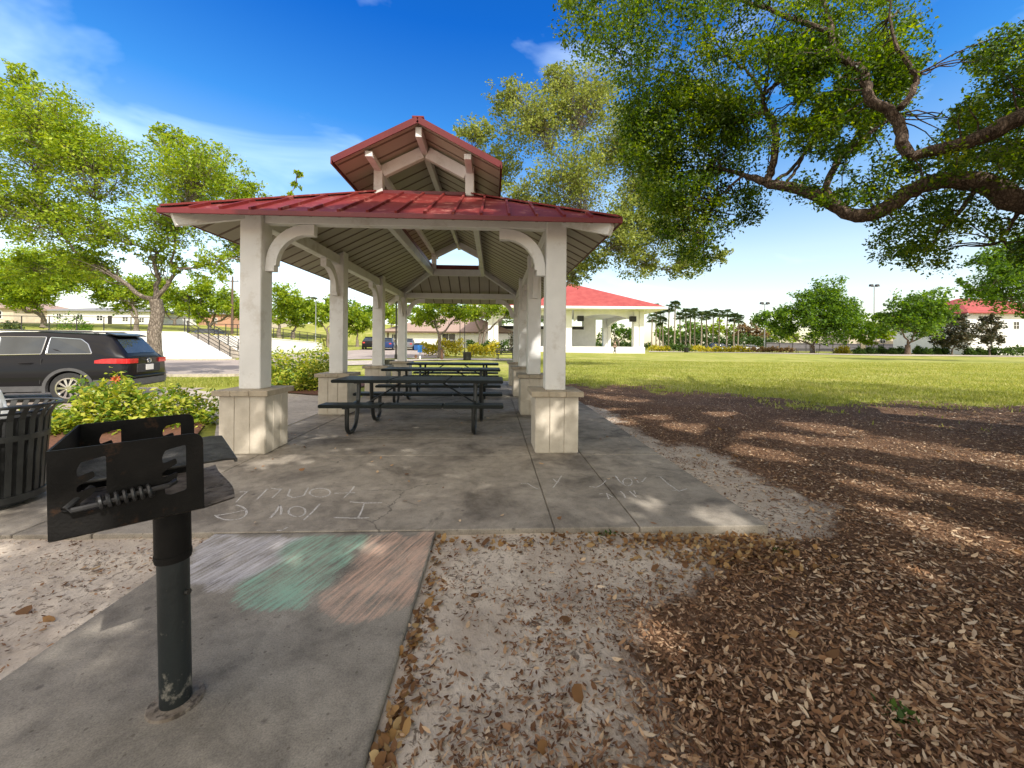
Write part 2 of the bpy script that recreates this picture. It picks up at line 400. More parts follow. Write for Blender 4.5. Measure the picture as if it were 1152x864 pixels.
# cover masks: r = sand, g = mulch, b = grass
pxg, pyg, dg = project(np.stack([UU, VV, np.zeros_like(UU)-.06], -1))
ahead = dg > .3
mul_line = np.interp(UU, [-3, 1.5, 2.5, 5, 8, 12, 18, 30], [16, 15.8, 14.6, 11.7, 9.6, 8.0, 6.8, 6])      # v where mulch gives way to lawn
nz1 = vnoise(UU, VV, .6, 5)+.5*vnoise(UU, VV, 2.1, 6)+.25*vnoise(UU, VV, 6, 7)-.85
mulch = sstep(2.0, -2.0, VV-mul_line+nz1*5.0)
# sand: pale patch in front of the slab and along the right edge
sand_edge = np.interp(VV, [-3, 0, 1.0, 1.4, 1.9, 2.4, 2.8, 3.3, 4.5, 6.5, 9], [.42, .52, .58, .74, 1.05, 1.45, 2.25, 2.66, 2.55, 2.3, 2.1])
sand = sstep(.26, -.26, UU-sand_edge+nz1*.75)*sstep(11, 8, VV)
patch = np.exp(-(((UU-.42)/.30)**2+((VV-1.55)/.2)**2))*.5
sand = np.clip(np.maximum(sand, patch), 0, 1)
sand = np.where(VV > 9, sand*.3, sand)
mulch = mulch*(1-sstep(-4, -6, UU)*sstep(13, 14.5, VV))
mulch = np.where((UU < -9), 0, mulch)
lw = (UU < -3.2) & (VV > 4.75)
sand = np.where(lw, 0, sand); mulch = np.where(lw, 0, mulch)
grassm = np.where(UU > -3.2, 1-np.clip(mulch, 0, 1), np.where(VV > 4.75, 1, 0))
V3 = np.stack([UU, VV, ZZ], -1).reshape(-1, 3)
nu, nv = len(GU), len(GV)
ii, jj = np.meshgrid(np.arange(nu-1), np.arange(nv-1), indexing='ij')
Q = np.stack([ii*nv+jj, (ii+1)*nv+jj, (ii+1)*nv+jj+1, ii*nv+jj+1], -1).reshape(-1, 4)
def ground_mat():
    m, nt, bs = new_mat('park_ground')
    p = geo_pos(nt)
    at_ = N(nt, 'ShaderNodeVertexColor', layer_name='cover'); sp = N(nt, 'ShaderNodeSeparateColor'); nt.links.new(at_.outputs[0], sp.inputs[0])
    # grass
    n1 = noise(nt, .35, 5, .6, p, .5); n2 = noise(nt, 7, 6, .75, p); n9 = noise(nt, 1.6, 4, .7, p)
    g1 = ramp(nt, [(.3, (.17,.205,.034)), (.5, (.31,.325,.068)), (.68, (.50,.435,.19))]); nt.links.new(mth(nt, 'ADD', mth(nt,'MULTIPLY',n1.outputs[0],.6), mth(nt,'MULTIPLY',n9.outputs[0],.4)), g1.inputs[0])
    g2 = ramp(nt, [(.3, (.55,.6,.5)), (.7, (1.3,1.25,1.2))]); nt.links.new(n2.outputs[0], g2.inputs[0])
    grass = mix(nt, g1.outputs[0], g2.outputs[0], .9, 'MULTIPLY')
    # mulch
    mp = N(nt, 'ShaderNodeMapping'); mp.inputs['Rotation'].default_value = (0,0,.6); mp.inputs['Scale'].default_value = (1.0,.42,1); nt.links.new(p, mp.inputs[0])
    n3 = noise(nt, 46, 6, .72, mp.outputs[0], .4); m1 = ramp(nt, [(.3, (.030,.016,.009)), (.45, (.105,.058,.033)), (.58, (.21,.13,.08)), (.70, (.46,.34,.23))]); nt.links.new(n3.outputs[0], m1.inputs[0])
    n4 = noise(nt, 1.1, 4, .6, p); m2 = ramp(nt, [(.35, (.7,.66,.62)), (.65, (1.25,1.2,1.15))]); nt.links.new(n4.outputs[0], m2.inputs[0])
    mulchc = mix(nt, m1.outputs[0], m2.outputs[0], .85, 'MULTIPLY')
    # sand
    n5 = noise(nt, 26, 7, .7, p, .8); n6 = noise(nt, 260, 3, .7, p); n7 = noise(nt, 3.0, 5, .65, p)
    s1 = ramp(nt, [(.35, (.46,.385,.315)), (.6, (.65,.565,.47))]); nt.links.new(n7.outputs[0], s1.inputs[0])
    s2 = mix(nt, s1.outputs[0], mix(nt, (.7,.7,.7), (1.3,1.3,1.3), n6.outputs[0]), .7, 'MULTIPLY')
    deb = ramp(nt, [(.53, (0,0,0)), (.60, (1,1,1))]); nt.links.new(mth(nt,'ADD',mth(nt,'MULTIPLY',n5.outputs[0],.75),mth(nt,'MULTIPLY',n7.outputs[0],.25)), deb.inputs[0])
    sandc = mix(nt, s2, (.085,.055,.036), mth(nt, 'MULTIPLY', deb.outputs[0], .8))
    # break the borders up
    jit = mth(nt, 'MULTIPLY', mth(nt, 'SUBTRACT', n5.outputs[0], .5), 1.3)
    njm = noise(nt, 2.4, 7, .72, p, .6); jit2 = mth(nt, 'MULTIPLY', mth(nt, 'SUBTRACT', njm.outputs[0], .5), 3.0)
    def edge(sock, w=.16, jit=jit):
        a = mth(nt, 'ADD', sock, mth(nt, 'MULTIPLY', jit, mth(nt,'MULTIPLY',mth(nt,'MULTIPLY',sock,mth(nt,'SUBTRACT',1.0,sock)),4.0)))
        r = ramp(nt, [(.5-w, (0,0,0)), (.5+w, (1,1,1))]); nt.links.new(a, r.inputs[0]); return r.outputs[0]
    c = mix(nt, mulchc, sandc, edge(sp.outputs[0], .2, mth(nt,'ADD',mth(nt,'MULTIPLY',jit2,.6),jit)))
    c = mix(nt, c, grass, edge(sp.outputs[2], .22, mth(nt,'ADD',jit2,jit)))
    nt.links.new(c, bs.inputs['Base Color'])
    bs.inputs['Roughness'].default_value = .95; bs.inputs['Specular IOR Level'].default_value = .15
    bump(nt, bs, mth(nt, 'ADD', mth(nt,'MULTIPLY',n3.outputs[0],.5), mth(nt,'MULTIPLY',n5.outputs[0],.5)), .8, .02)
    return m
gme = np_mesh('ground', V3, Q, ground_mat(), True)
ca = gme.color_attributes.new('cover', 'FLOAT_COLOR', 'POINT')
ca.data.foreach_set('color', np.stack([sand, mulch, grassm, np.ones_like(sand)], -1).astype(np.float32).ravel())
tag(link('ground', gme), 'lawn, leaf mulch and pale sand round the picnic pavilion', 'ground', kind='structure')

def strip(name, left_, right_, m, eps=.03, n=60, k=6, thick=0):
    """a sheet laid on the ground between two polylines of (u, v)"""
    def res(pl, n):
        pl = np.array([(p[0], p[1]) for p in pl], float); s = np.r_[0, np.cumsum(np.linalg.norm(np.diff(pl, axis=0), axis=1))]
        t = np.linspace(0, s[-1], n); return np.stack([np.interp(t, s, pl[:, 0]), np.interp(t, s, pl[:, 1])], -1)
    a, b = res(left_, n), res(right_, n)
    t = np.linspace(0, 1, k)[None, :, None]
    P = a[:, None]*(1-t)+b[:, None]*t
    Z = terr(P[..., 0], P[..., 1])+eps
    V = np.concatenate([P, Z[..., None]], -1).reshape(-1, 3)
    i, j = np.meshgrid(np.arange(n-1), np.arange(k-1), indexing='ij')
    Qs = np.stack([i*k+j, (i+1)*k+j, (i+1)*k+j+1, i*k+j+1], -1).reshape(-1, 4)
    return tag(link(name, np_mesh(name, V, Qs, m, True)), kind='structure')
SUN = Vector((.45, -.62, .66)).normalized(); SUNS = 2.9; SKYS = .12; SKYT = 1.0; EXPO = .92
# ------------------------------------------------------------------ pavement
VS, VB = 2.814, 14.2                   # front and back edge of the slab
J1L, J1R, J2L, J2R, ED = -2.69, .4455, -3.2, 1.06, 2.014
def slab(name, u0, u1, vlist, ztop=0.0, thick=.12, m=None, gap=.005):
    b = MB()
    ul = u0 if hasattr(u0, '__len__') else [u0, u1]
    for i in range(len(ul)-1):
        for j in range(len(vlist)-1):
            b.box(ul[i]+gap, ul[i+1]-gap, vlist[j]+gap, vlist[j+1]-gap, ztop-thick, ztop)
    for i in range(len(ul)-1): pass
    b.box(ul[0]+.02, ul[-1]-.02, vlist[0]+.02, vlist[-1]-.02, ztop-thick, ztop-.018)   # dark bottom of the joints
    return tag(b.build(name, m or M['concrete'], bevel=.005), kind='structure')
slab('pavement', [J2L, J1L, J1R, J2R, ED], None, [VS, 4.70, 5.55, 7.36, 9.96, 12.57, VB])
slab('pavement', [-9.6, -7.5, -5.4, J2L-.004], None, [VS, 4.70])
# cooking pad under the grill, with coloured chalk rubbed into it
PU0, PU1, PV0, PV1 = -1.88, -.397, -3.0, VS-.006
chalk_areas = [((.72,.70,.75), [(205,640),(222,599),(330,598),(345,600),(300,640),(252,668),(225,664),(206,660)]),
               ((.33,.64,.48), [(345,598),(415,598),(412,618),(375,655),(342,688),(300,690),(252,672),(300,640)]),
               ((.82,.52,.38), [(415,597),(490,596),(486,625),(468,668),(430,692),(370,700),(352,690),(378,655),(412,620)])]
nuP, nvP = 150, 150
pu = np.linspace(PU0, PU1, nuP); pv = np.unique(np.r_[np.linspace(PV0, .9, 20), np.linspace(.9, PV1, nvP)]); nvP = len(pv)
PU, PV = np.meshgrid(pu, pv, indexing='ij')
xs, ys, _ = project(np.stack([PU, PV, np.zeros_like(PU)], -1))
col = np.zeros((nuP, nvP, 4), np.float32); wsum = np.zeros((nuP, nvP))
colacc = np.zeros((nuP, nvP, 3))
jx = (vnoise(PU, PV, 9, 21)-.5)*16; jy = (vnoise(PU, PV, 9, 22)-.5)*14
for cc, poly in chalk_areas:
    a = inpoly(xs+jx, ys+jy, poly).astype(float)
    for _ in range(10):
        p = np.pad(a, 1, mode='edge'); a = (p[1:-1,1:-1]*2+p[:-2,1:-1]+p[2:,1:-1]+p[1:-1,:-2]+p[1:-1,2:])/6
    colacc += np.array(cc)*a[..., None]; wsum += a
col[..., :3] = np.where(wsum[..., None] > .01, colacc/np.maximum(wsum, .01)[..., None], (.5,.5,.5)); col[..., 3] = np.clip(wsum, 0, 1)
zt = -.006
Vt = np.stack([PU, PV, np.full_like(PU, zt)], -1).reshape(-1, 3)
i_, j_ = np.meshgrid(np.arange(nuP-1), np.arange(nvP-1), indexing='ij')
Qt = np.stack([i_*nvP+j_, (i_+1)*nvP+j_, (i_+1)*nvP+j_+1, i_*nvP+j_+1], -1).reshape(-1, 4)
idx = np.arange(nuP*nvP).reshape(nuP, nvP)
ring = np.r_[idx[:-1, 0], idx[-1, :-1], idx[:0:-1, -1], idx[0, :0:-1]]
Vs = Vt[ring].copy(); cen = np.array([(PU0+PU1)/2, (PV0+PV1)/2]); Vs[:, 2] -= .01; out = np.zeros_like(Vs)
Vs[:, 0] += np.where(np.isclose(Vs[:, 0], PU0), -.008, np.where(np.isclose(Vs[:, 0], PU1), .008, 0))
Vs2 = Vs.copy(); Vs2[:, 2] -= .1
n0 = len(Vt); nr = len(ring); k = np.arange(nr); k2 = (k+1) % nr
Qs = np.concatenate([np.stack([ring[k], n0+k, n0+k2, ring[k2]], -1), np.stack([n0+k, n0+nr+k, n0+nr+k2, n0+k2], -1)])
m, nt, bs, cc_ = concrete('chalked_concrete', (.285,.255,.215), (.145,.128,.11), (.38,.342,.29))
vc = N(nt, 'ShaderNodeVertexColor', layer_name='chalk')
mp = N(nt, 'ShaderNodeMapping', vector_type='TEXTURE'); mp.inputs['Rotation'].default_value = (0, 0, R(70)); mp.inputs['Scale'].default_value = (.26, .020, 1)
nt.links.new(geo_pos(nt), mp.inputs[0])
stk = noise(nt, 1.0, 5, .65, mp.outputs[0], .35)
grain = noise(nt, 120, 3, .7, geo_pos(nt)); big = noise(nt, 4.0, 3, .5, geo_pos(nt))
sm = mth(nt, 'ADD', mth(nt, 'ADD', mth(nt, 'MULTIPLY', stk.outputs[0], .75), mth(nt, 'MULTIPLY', grain.outputs[0], .25)), mth(nt, 'MULTIPLY', mth(nt,'SUBTRACT',big.outputs[0],.5), .25))
rr = ramp(nt, [(.38, (0,0,0)), (.60, (1,1,1))]); nt.links.new(mth(nt, 'ADD', sm, mth(nt, 'MULTIPLY', mth(nt, 'SUBTRACT', vc.outputs['Alpha'], 1.0), .30)), rr.inputs[0])
fac = mth(nt, 'MULTIPLY', rr.outputs[0], .64, True)
nt.links.new(mix(nt, cc_, vc.outputs[0], fac), bs.inputs['Base Color'])
pme = np_mesh('pavement', np.concatenate([Vt, Vs, Vs2]), np.concatenate([Qt, Qs]), m)
ca = pme.color_attributes.new('chalk', 'FLOAT_COLOR', 'POINT')
ca.data.foreach_set('color', np.concatenate([col.reshape(-1, 4), np.tile(np.array([[.5,.5,.5,0]], np.float32), (2*nr, 1))]).ravel())
tag(link('pavement', pme), kind='structure')

# chalk handwriting on the slab, read from the pavilion side
M['chalk'] = None
m, nt, bs = new_mat('white_chalk'); bs.inputs['Roughness'].default_value = .95
nn_ = noise(nt, 95, 5, .75, geo_pos(nt)); r_ = ramp(nt, [(.43, (.25,.22,.19)), (.56, (.76,.74,.72))]); nt.links.new(nn_.outputs[0], r_.inputs[0]); nt.links.new(r_.outputs[0], bs.inputs['Base Color'])
M['chalk'] = m
def ell(cx, cy, rx, ry, a0=0, a1=360, n=16): return [(cx+rx*math.cos(R(a0+(a1-a0)*i/n)), cy+ry*math.sin(R(a0+(a1-a0)*i/n))) for i in range(n+1)]
def Z1(*p): return [(180+x/2.4, 500+y/2.4) for x, y in p]
def Z2(*p): return [(500+x/2.7, 500+y/2.7) for x, y in p]
def chalk(name, strokes, label, w=.014):
    b = MB()
    for st in strokes:
        P = [gr(x, y, .0015) for x, y in st]
        L, Rr = [], []
        for i, p in enumerate(P):
            d = (P[min(i+1, len(P)-1)]-P[max(i-1, 0)]); d.z = 0; d.normalize(); s = Vector((-d.y, d.x, 0))*w*.5*random.uniform(.7, 1.2)
            L.append(p+s); Rr.append(p-s)
        n = len(P)
        b.add(L+Rr, [(i, i+1, n+i+1, n+i) for i in range(n-1)])
    return tag(b.build(name, M['chalk']), label, 'chalk writing')
chalk('chalk_writing', [Z1((512,155),(555,158),(600,157)), Z1((470,197),(520,199),(565,198)), Z1((552,158),(545,178),(535,198)), Z1((432,160),(414,180),(388,204)),
      Z1(*ell(370,181,23,14)), Z1((324,163),(314,180),(298,198),), Z1((324,163),(328,175),(326,190)), Z1(*ell(190,183,44,21,-70,160)), Z1((150,192),(190,186),(235,176)),
      Z1((525,113),(512,130),(495,145)), Z1((470,132),(497,131),(527,130)), Z1(*ell(432,130,28,12)), Z1((400,117),(388,138),(360,144),(345,138),(352,120)), Z1((330,118),(318,130),(303,144)), Z1((300,118),(318,121),(332,118)),
      Z1((290,120),(275,135),(262,148)), Z1((240,124),(220,140),(205,156)), Z1((240,124),(232,128),(215,128)), Z1((345,223),(330,231),(315,233))],
      'white chalk handwriting I love Fam on the slab, left part behind the grill')
chalk('chalk_writing', [Z2((232,118),(252,118),(268,128),(285,136)), Z2((356,95),(345,112),(330,131)), Z2((330,104),(338,112),(345,114)), Z2((440,128),(462,130),(478,122),(490,110)),
      Z2((520,95),(532,112),(545,122)), Z2(*ell(556,114,14,12)), Z2((578,100),(590,117),(602,112),(612,100)), Z2((640,95),(662,99)), Z2((655,98),(680,120),(712,142)), Z2((690,138),(712,142),(738,134)),
      Z2((470,150),(492,148),(500,166)), Z2((495,150),(512,160)), Z2((535,142),(545,152),(550,162)), Z2((562,142),(572,150),(582,160)), Z2((575,140),(580,150))],
      'faint white chalk scrawl across the two narrow slabs at the right', .012)

# ------------------------------------------------------------------ pavilion
UL, UR, VF, BAY = -2.885, .767, 5.005, 2.61
UC = (UL+UR)/2; VBK = VF+3*BAY
OV = .63; EZ = 2.672; SL = .497
ue0, ue1, ve0, ve1 = UL-OV, UR+OV, VF-OV, VBK+OV
HALF = (ue1-ue0)/2; OA = .74
uo0, uo1, vo0, vo1 = UC-OA, UC+OA, ve0+HALF-OA, ve1-HALF+OA
def rz(u, v): return EZ+SL*max(0, min(u-ue0, ue1-u, v-ve0, ve1-v, HALF-OA))
pav = empty('picnic_pavilion', (UC, (VF+VBK)/2, 0), 0, 'open picnic pavilion with red metal roof, raised cupola and white columns on stone bases', 'pavilion')
def part(b, name, m, parent=pav, **k): return b.build(name, m, parent, world=True, **k)
for v in [VF+BAY*i for i in range(4)]:
    for u in (UL, UR):
        b = MB(); h = .26; b.box(u-h+.012, u+h-.012, v-h+.012, v+h-.012, .0, .678)
        for k in range(3):
            a0 = -h+k*(2*h/3)+.0025; a1 = -h+(k+1)*(2*h/3)-.0025
            for sg in (-1, 1):
                y0, y1 = sorted((v+sg*(h-.011), v+sg*h))
                b.box(u+a0, u+a1, y0, y1, .012, .677)
                if k == 1:
                    x0, x1 = sorted((u+sg*(h-.011), u+sg*h)); b.box(x0, x1, v+a0, v+a1, .012, .677)
                else:
                    x0, x1 = sorted((u+sg*(h-.011), u+sg*h)); lo, hi = (v+a0+.011, v+a1) if k == 0 else (v+a0, v+a1-.011); b.box(x0, x1, lo, hi, .012, .677)
        pier = part(b, 'pier', M['stone'], bevel=.004)
        b = MB(); q = .312
        for k in range(3):
            b.box(u-q+k*2*q/3+.0012, u-q+(k+1)*2*q/3-.0012, v-q, v+q, .680, .744)
        part(b, 'cap', M['stone_cap'], pier, bevel=.006)
        c = .124; vs = []
        for (du, dv) in ((-c,-c), (c,-c), (c,c), (-c,c)): vs += [(u+du, v+dv, .744), (u+du, v+dv, rz(u+du, v+dv)-.052)]
        b = MB(); b.add(vs, [(0,2,3,1), (2,4,5,3), (4,6,7,5), (6,0,1,7), (1,3,5,7), (6,4,2,0)])
        b.box(u-c-.012, u+c+.012, v-c-.012, v+c+.012, .746, .77) if False else None
        part(b, 'column', M['white'], bevel=.008)
bz0, bz1, bw = 2.735, 2.905, .07
for i in range(3):
    for u in (UL, UR):
        part(MB().box(u-bw, u+bw, VF+BAY*i+.126, VF+BAY*(i+1)-.126, bz0, bz1), 'beam', M['white'], bevel=.006)
for v in (VF, VBK):
    part(MB().box(UL+.126, UR-.126, v-bw, v+bw, bz0, bz1), 'beam', M['white'], bevel=.006)
def bracket(u, v, du, dv):
    b = MB(); n = 9; s = .125; L = .50; z1 = bz0-.004; z0 = z1-L
    # quarter arc from the column face up to the underside of the beam
    pin, pout = [], []
    for i in range(n+1):
        t = R(90*i/n)
        x = L*(1-math.cos(t)); z = L*math.sin(t)
        pout.append((x*.96, z)); r2 = L-s
        pin.append((L-(L-s)*math.cos(t)-.0, (L-s)*math.sin(t)))
    f = .127; w = .045
    def P(x, z, off): return (u+du*(f+x)+abs(dv)*off, v+dv*(f+x)+abs(du)*off, z0+z)
    for i in range(n):
        q = [pout[i], pout[i+1], pin[i+1], pin[i]]
        vs = [P(x, z, -w) for x, z in q]+[P(x, z, w) for x, z in q]
        fs = [(0,1,2,3), (7,6,5,4), (0,4,5,1), (2,6,7,3)]
        if i == 0: fs.append((3,7,4,0))
        if i == n-1: fs.append((1,5,6,2))
        b.add(vs, fs)
    for (x0, x1, zz0, zz1) in ((.0, .105, -.07, .0), (L-.02, L+.075, L-.13, L)):
        vs = [P(x, z, o) for o in (-w-.003, w+.003) for x, z in ((x0, zz0), (x1, zz0), (x1, zz1), (x0, zz1))]
        b.add(vs, [(0,1,2,3), (7,6,5,4), (0,4,5,1), (1,5,6,2), (2,6,7,3), (3,7,4,0)])
    part(b, 'knee_brace', M['white'], smooth=True)
for v in (VF, VBK): bracket(UL, v, 1, 0); bracket(UR, v, -1, 0)
for i in (1, 2, 3):
    for u in (UL, UR): bracket(u, VF+BAY*i, 0, -1)
# roof slopes: metal sheet on top, ribbed tan soffit below
T = .03
def slope(poly, axis_, ribs):
    up = Vector((0,0,1)); p = [Vector(q) for q in poly]
    n = (p[1]-p[0]).cross(p[-1]-p[0]).normalized()
    if n.z < 0: n = -n
    b = MB(); b.prism([q+n*.001 for q in p], n*T)
    for a, c in ribs:
        a, c = Vector(a)+n*(T+.014), Vector(c)+n*(T+.014); b.bar(a, c, .028, .036, n)
    part(b, 'roof_panel', M['red'])
    b = MB(); b.prism([q-n*.001 for q in p], -n*.016)
    for a, c in ribs: b.bar(Vector(a)-n*.019, Vector(c)-n*.019, .03, .012, n, 1)
    part(b, 'soffit', [M['tan'], M['tan_line']])
RUN = HALF-OA
zo = EZ+SL*RUN
def ribs_for(side):
    out = []; step = .305
    if side in 'fb':
        k = int((ue1-ue0)/step/2)
        for i in range(-k, k+1):
            u = UC+i*step; t = min(RUN, u-ue0, ue1-u)-.03
            if t < .12: continue
            v0, s = (ve0, 1) if side == 'f' else (ve1, -1)
            out.append(((u, v0, EZ), (u, v0+s*t, EZ+SL*t)))
    else:
        vm = (ve0+ve1)/2; k = int((ve1-ve0)/step/2)
        for i in range(-k, k+1):
            v = vm+i*step; t = min(RUN, v-ve0, ve1-v)-.03
            if t < .12: continue
            u0, s = (ue0, 1) if side == 'l' else (ue1, -1)
            out.append(((u0, v, EZ), (u0+s*t, v, EZ+SL*t)))
    return out
slope([(ue0,ve0,EZ), (ue1,ve0,EZ), (uo1,vo0,zo), (uo0,vo0,zo)], 'f', ribs_for('f'))
slope([(ue1,ve1,EZ), (ue0,ve1,EZ), (uo0,vo1,zo), (uo1,vo1,zo)], 'b', ribs_for('b'))
slope([(ue0,ve1,EZ), (ue0,ve0,EZ), (uo0,vo0,zo), (uo0,vo1,zo)], 'l', ribs_for('l'))
slope([(ue1,ve0,EZ), (ue1,ve1,EZ), (uo1,vo1,zo), (uo1,vo0,zo)], 'r', ribs_for('r'))
for cu, cv, ou, ov_ in ((ue0,ve0,uo0,vo0), (ue1,ve0,uo1,vo0), (ue0,ve1,uo0,vo1), (ue1,ve1,uo1,vo1)):
    part(MB().bar((cu,cv,EZ+.052), (ou,ov_,zo+.052), .11, .02), 'hip_cap', M['red'])
    d = Vector((ou-cu, ov_-cv, zo-EZ)); a = Vector((cu,cv,EZ))+d*.045
    part(MB().bar(a-Vector((0,0,.105)), Vector((ou,ov_,zo))-Vector((0,0,.105)), .085, .14), 'hip_rafter', M['white'], bevel=.006)
f0, f1 = EZ-.024, EZ+.032
for x0, x1, y0, y1 in ((ue0-.02,ue1+.02,ve0-.022,ve0-.002), (ue0-.02,ue1+.02,ve1+.002,ve1+.022), (ue0-.022,ue0-.002,ve0-.001,ve1+.001), (ue1+.002,ue1+.022,ve0-.001,ve1+.001)):
    part(MB().box(x0, x1, y0, y1, f0, f1), 'fascia', M['fascia'], bevel=.004)
# opening curb
c0, c1 = zo-.24, zo-.055
for x0, x1, y0, y1 in ((uo0-.02,uo1+.02,vo0-.05,vo0+.05), (uo0-.02,uo1+.02,vo1-.05,vo1+.05)):
    part(MB().box(x0, x1, y0, y1, c0, c1), 'curb_beam', M['white'], bevel=.005)
for u in (uo0, uo1): part(MB().box(u-.05, u+.05, vo0+.052, vo1-.052, c0-.003, c1-.003), 'curb_beam', M['white'], bevel=.005)
for x0, x1, y0, y1 in ((uo0,uo1,vo0-.012,vo0+.012), (uo0,uo1,vo1-.012,vo1+.012), (uo0-.012,uo0+.012,vo0+.013,vo1-.013), (uo1-.012,uo1+.012,vo0+.013,vo1-.013)):
    part(MB().box(x0, x1, y0, y1, zo-.053, zo+.075), 'flashing', M['fascia'])
# cupola
PW = .68; CE, CH, CS = 3.775, 1.14, .513
cv0, cv1 = vo0-.56, vo1+.56; CR = CE+CH*CS
def cz(du): return CE+(CH-abs(du))*CS
for v in (vo0+.03, vo1-.03):
    for sg in (-1, 1): part(MB().box(UC+sg*PW-.065, UC+sg*PW+.065, v-.065, v+.065, c1+.002, cz(PW+.065)-.018), 'cupola_post', M['white'], bevel=.005)
    for sg in (-1, 1):
        a = (UC+sg*(PW-.05), v, cz(PW-.05)-.155); e = (UC+sg*.045, v, cz(.045)-.155)
        part(MB().bar(a, e, .09, .17), 'gable_rafter', M['white'], bevel=.005)
for sg in (-1, 1): part(MB().box(UC+sg*PW-.05, UC+sg*PW+.05, cv0+.06, cv1-.06, 3.872, cz(PW+.05)-.035), 'purlin', M['white'], bevel=.005)
part(MB().box(UC-.043, UC+.043, cv0+.06, cv1-.06, CR-.2, CR-.06), 'ridge_beam', M['white'], bevel=.005)
for sg in (-1, 1):
    poly = [(UC+sg*CH,cv0,CE), (UC+sg*CH,cv1,CE), (UC,cv1,CR), (UC,cv0,CR)]
    p = [Vector(q) for q in poly]; n = (p[1]-p[0]).cross(p[-1]-p[0]).normalized(); n = n if n.z > 0 else -n
    rb = []; v = cv0+.12
    while v < cv1: rb.append((Vector((UC+sg*(CH-.015), v, CE+.015*CS)), Vector((UC+sg*.03, v, CR-.03*CS)))); v += .305
    b = MB(); b.prism([q+n*.001 for q in p], n*T)
    for a, c in rb: b.bar(a+n*(T+.014), c+n*(T+.014), .028, .036, n)
    part(b, 'cupola_roof_panel', M['red'])
    b = MB(); b.prism([q-n*.001 for q in p], -n*.016)
    for a, c in rb: b.bar(a-n*.019, c-n*.019, .03, .012, n, 1)
    part(b, 'cupola_soffit', [M['tan'], M['tan_line']])
    part(MB().box(UC+sg*CH+min(0,sg*.02), UC+sg*CH+max(0,sg*.02), cv0-.021, cv1+.021, CE-.055, CE+.04), 'cupola_fascia', M['fascia'])
    for v in (cv0-.012, cv1+.012):
        part(MB().bar((UC+sg*(CH-.002),v,CE+.002), (UC+sg*.002,v,CR+.002), .02, .085), 'cupola_fascia', M['fascia'])
part(MB().bar((UC,cv0,CR+.05), (UC,cv1,CR+.05), .16, .02), 'ridge_cap', M['red'])

# ------------------------------------------------------------------ picnic tables
def coated_mat():
    m, nt, bs = new_mat('perforated_coated_steel')
    p = geo_pos(nt); v = N(nt, 'ShaderNodeTexVoronoi', feature='F1'); v.inputs['Scale'].default_value = 62; v.inputs['Randomness'].default_value = 0; nt.links.new(p, v.inputs['Vector'])
    r = ramp(nt, [(.30, (.003,.003,.003)), (.4, (.016,.02,.018))]); nt.links.new(v.outputs['Distance'], r.inputs[0]); nt.links.new(r.outputs[0], bs.inputs['Base Color'])
    bs.inputs['Roughness'].default_value = .5; bs.inputs['Specular IOR Level'].default_value = .22
    bump(nt, bs, v.outputs['Distance'], .25, .004); return m
M['perf'] = coated_mat()
def panel(x0, x1, y0, y1, z1, n):
    b = MB()
    for k in range(n):
        a, c = x0+(x1-x0)*k/n+(.004 if k else 0), x0+(x1-x0)*(k+1)/n-(.004 if k < n-1 else 0)
        b.box(a, c, y0, y1, z1-.048, z1)
    b.box(x0+.03, x1-.03, y0+.03, y1-.03, z1-.04, z1-.02)
    return b
def make_table():
    root = empty('picnic_table', (0,0,0))
    LH = 1.265
    panel(-LH, LH, -.37, .37, .76, 3).build('tabletop', M['perf'], root, bevel=.014, seg=2)
    for sg in (-1, 1):
        y0, y1 = sorted((sg*.53, sg*.79)); panel(-LH, LH, y0, y1, .455, 3).build('bench', M['perf'], root, bevel=.014, seg=2)
    for sx in (-1, 1):
        for sg in (-1, 1):
            x = sx*.88+sg*.035
            pts = [(x, sg*.66, .40), (x, sg*.66, .16)]
            for i in range(1, 7): t = R(90*i/6); pts.append((x, sg*(.66-.13*(1-math.cos(t))), .16-.13*math.sin(t)))
            for i in range(1, 8): t = R(72*i/7); pts.append((x, sg*(.47-.20*math.sin(t)), .03+.20*(1-math.cos(t))))
            pts += [(x, sg*.235, .34), (x, sg*.20, .52), (x, sg*.19, .71)]
            b = MB(); b.tube(pts, .030, 10)
            b.bar((x, sg*.53, .40), (x, sg*.78, .40), .05, .012); b.bar((x, sg*.05, .706), (x, sg*.34, .706), .05, .012)
            b.bar((x, sg*.64, .40), (x, sg*.215, .43), .03, .03)
            b.build('leg', M['blacksteel'], root, smooth=True)
        MB().tube([(sx*.85, 0, .36), (sx*.30, 0, .70)], .013, 8).build('brace', M['blacksteel'], root, smooth=True)
        MB().tube([(sx*.88, -.215, .36), (sx*.88, .215, .36)], .013, 8).build('brace', M['blacksteel'], root, smooth=True)
    return root
tb = make_table()
labels = ['black metal picnic table nearest the camera, its bench in front of the first stone base', 'black metal picnic table in the middle of the row of tables', 'black metal picnic table farthest back under the pavilion']
for i, v in enumerate((6.33, 8.95, 11.45)):
    t = tb if i == 0 else copy_tree(tb)
    t.location = (UC-.05, v, 0); t.rotation_euler = (0, 0, R((-.6, .5, -.3)[i])); tag(t, labels[i], 'picnic table', 'picnic tables under the pavilion')

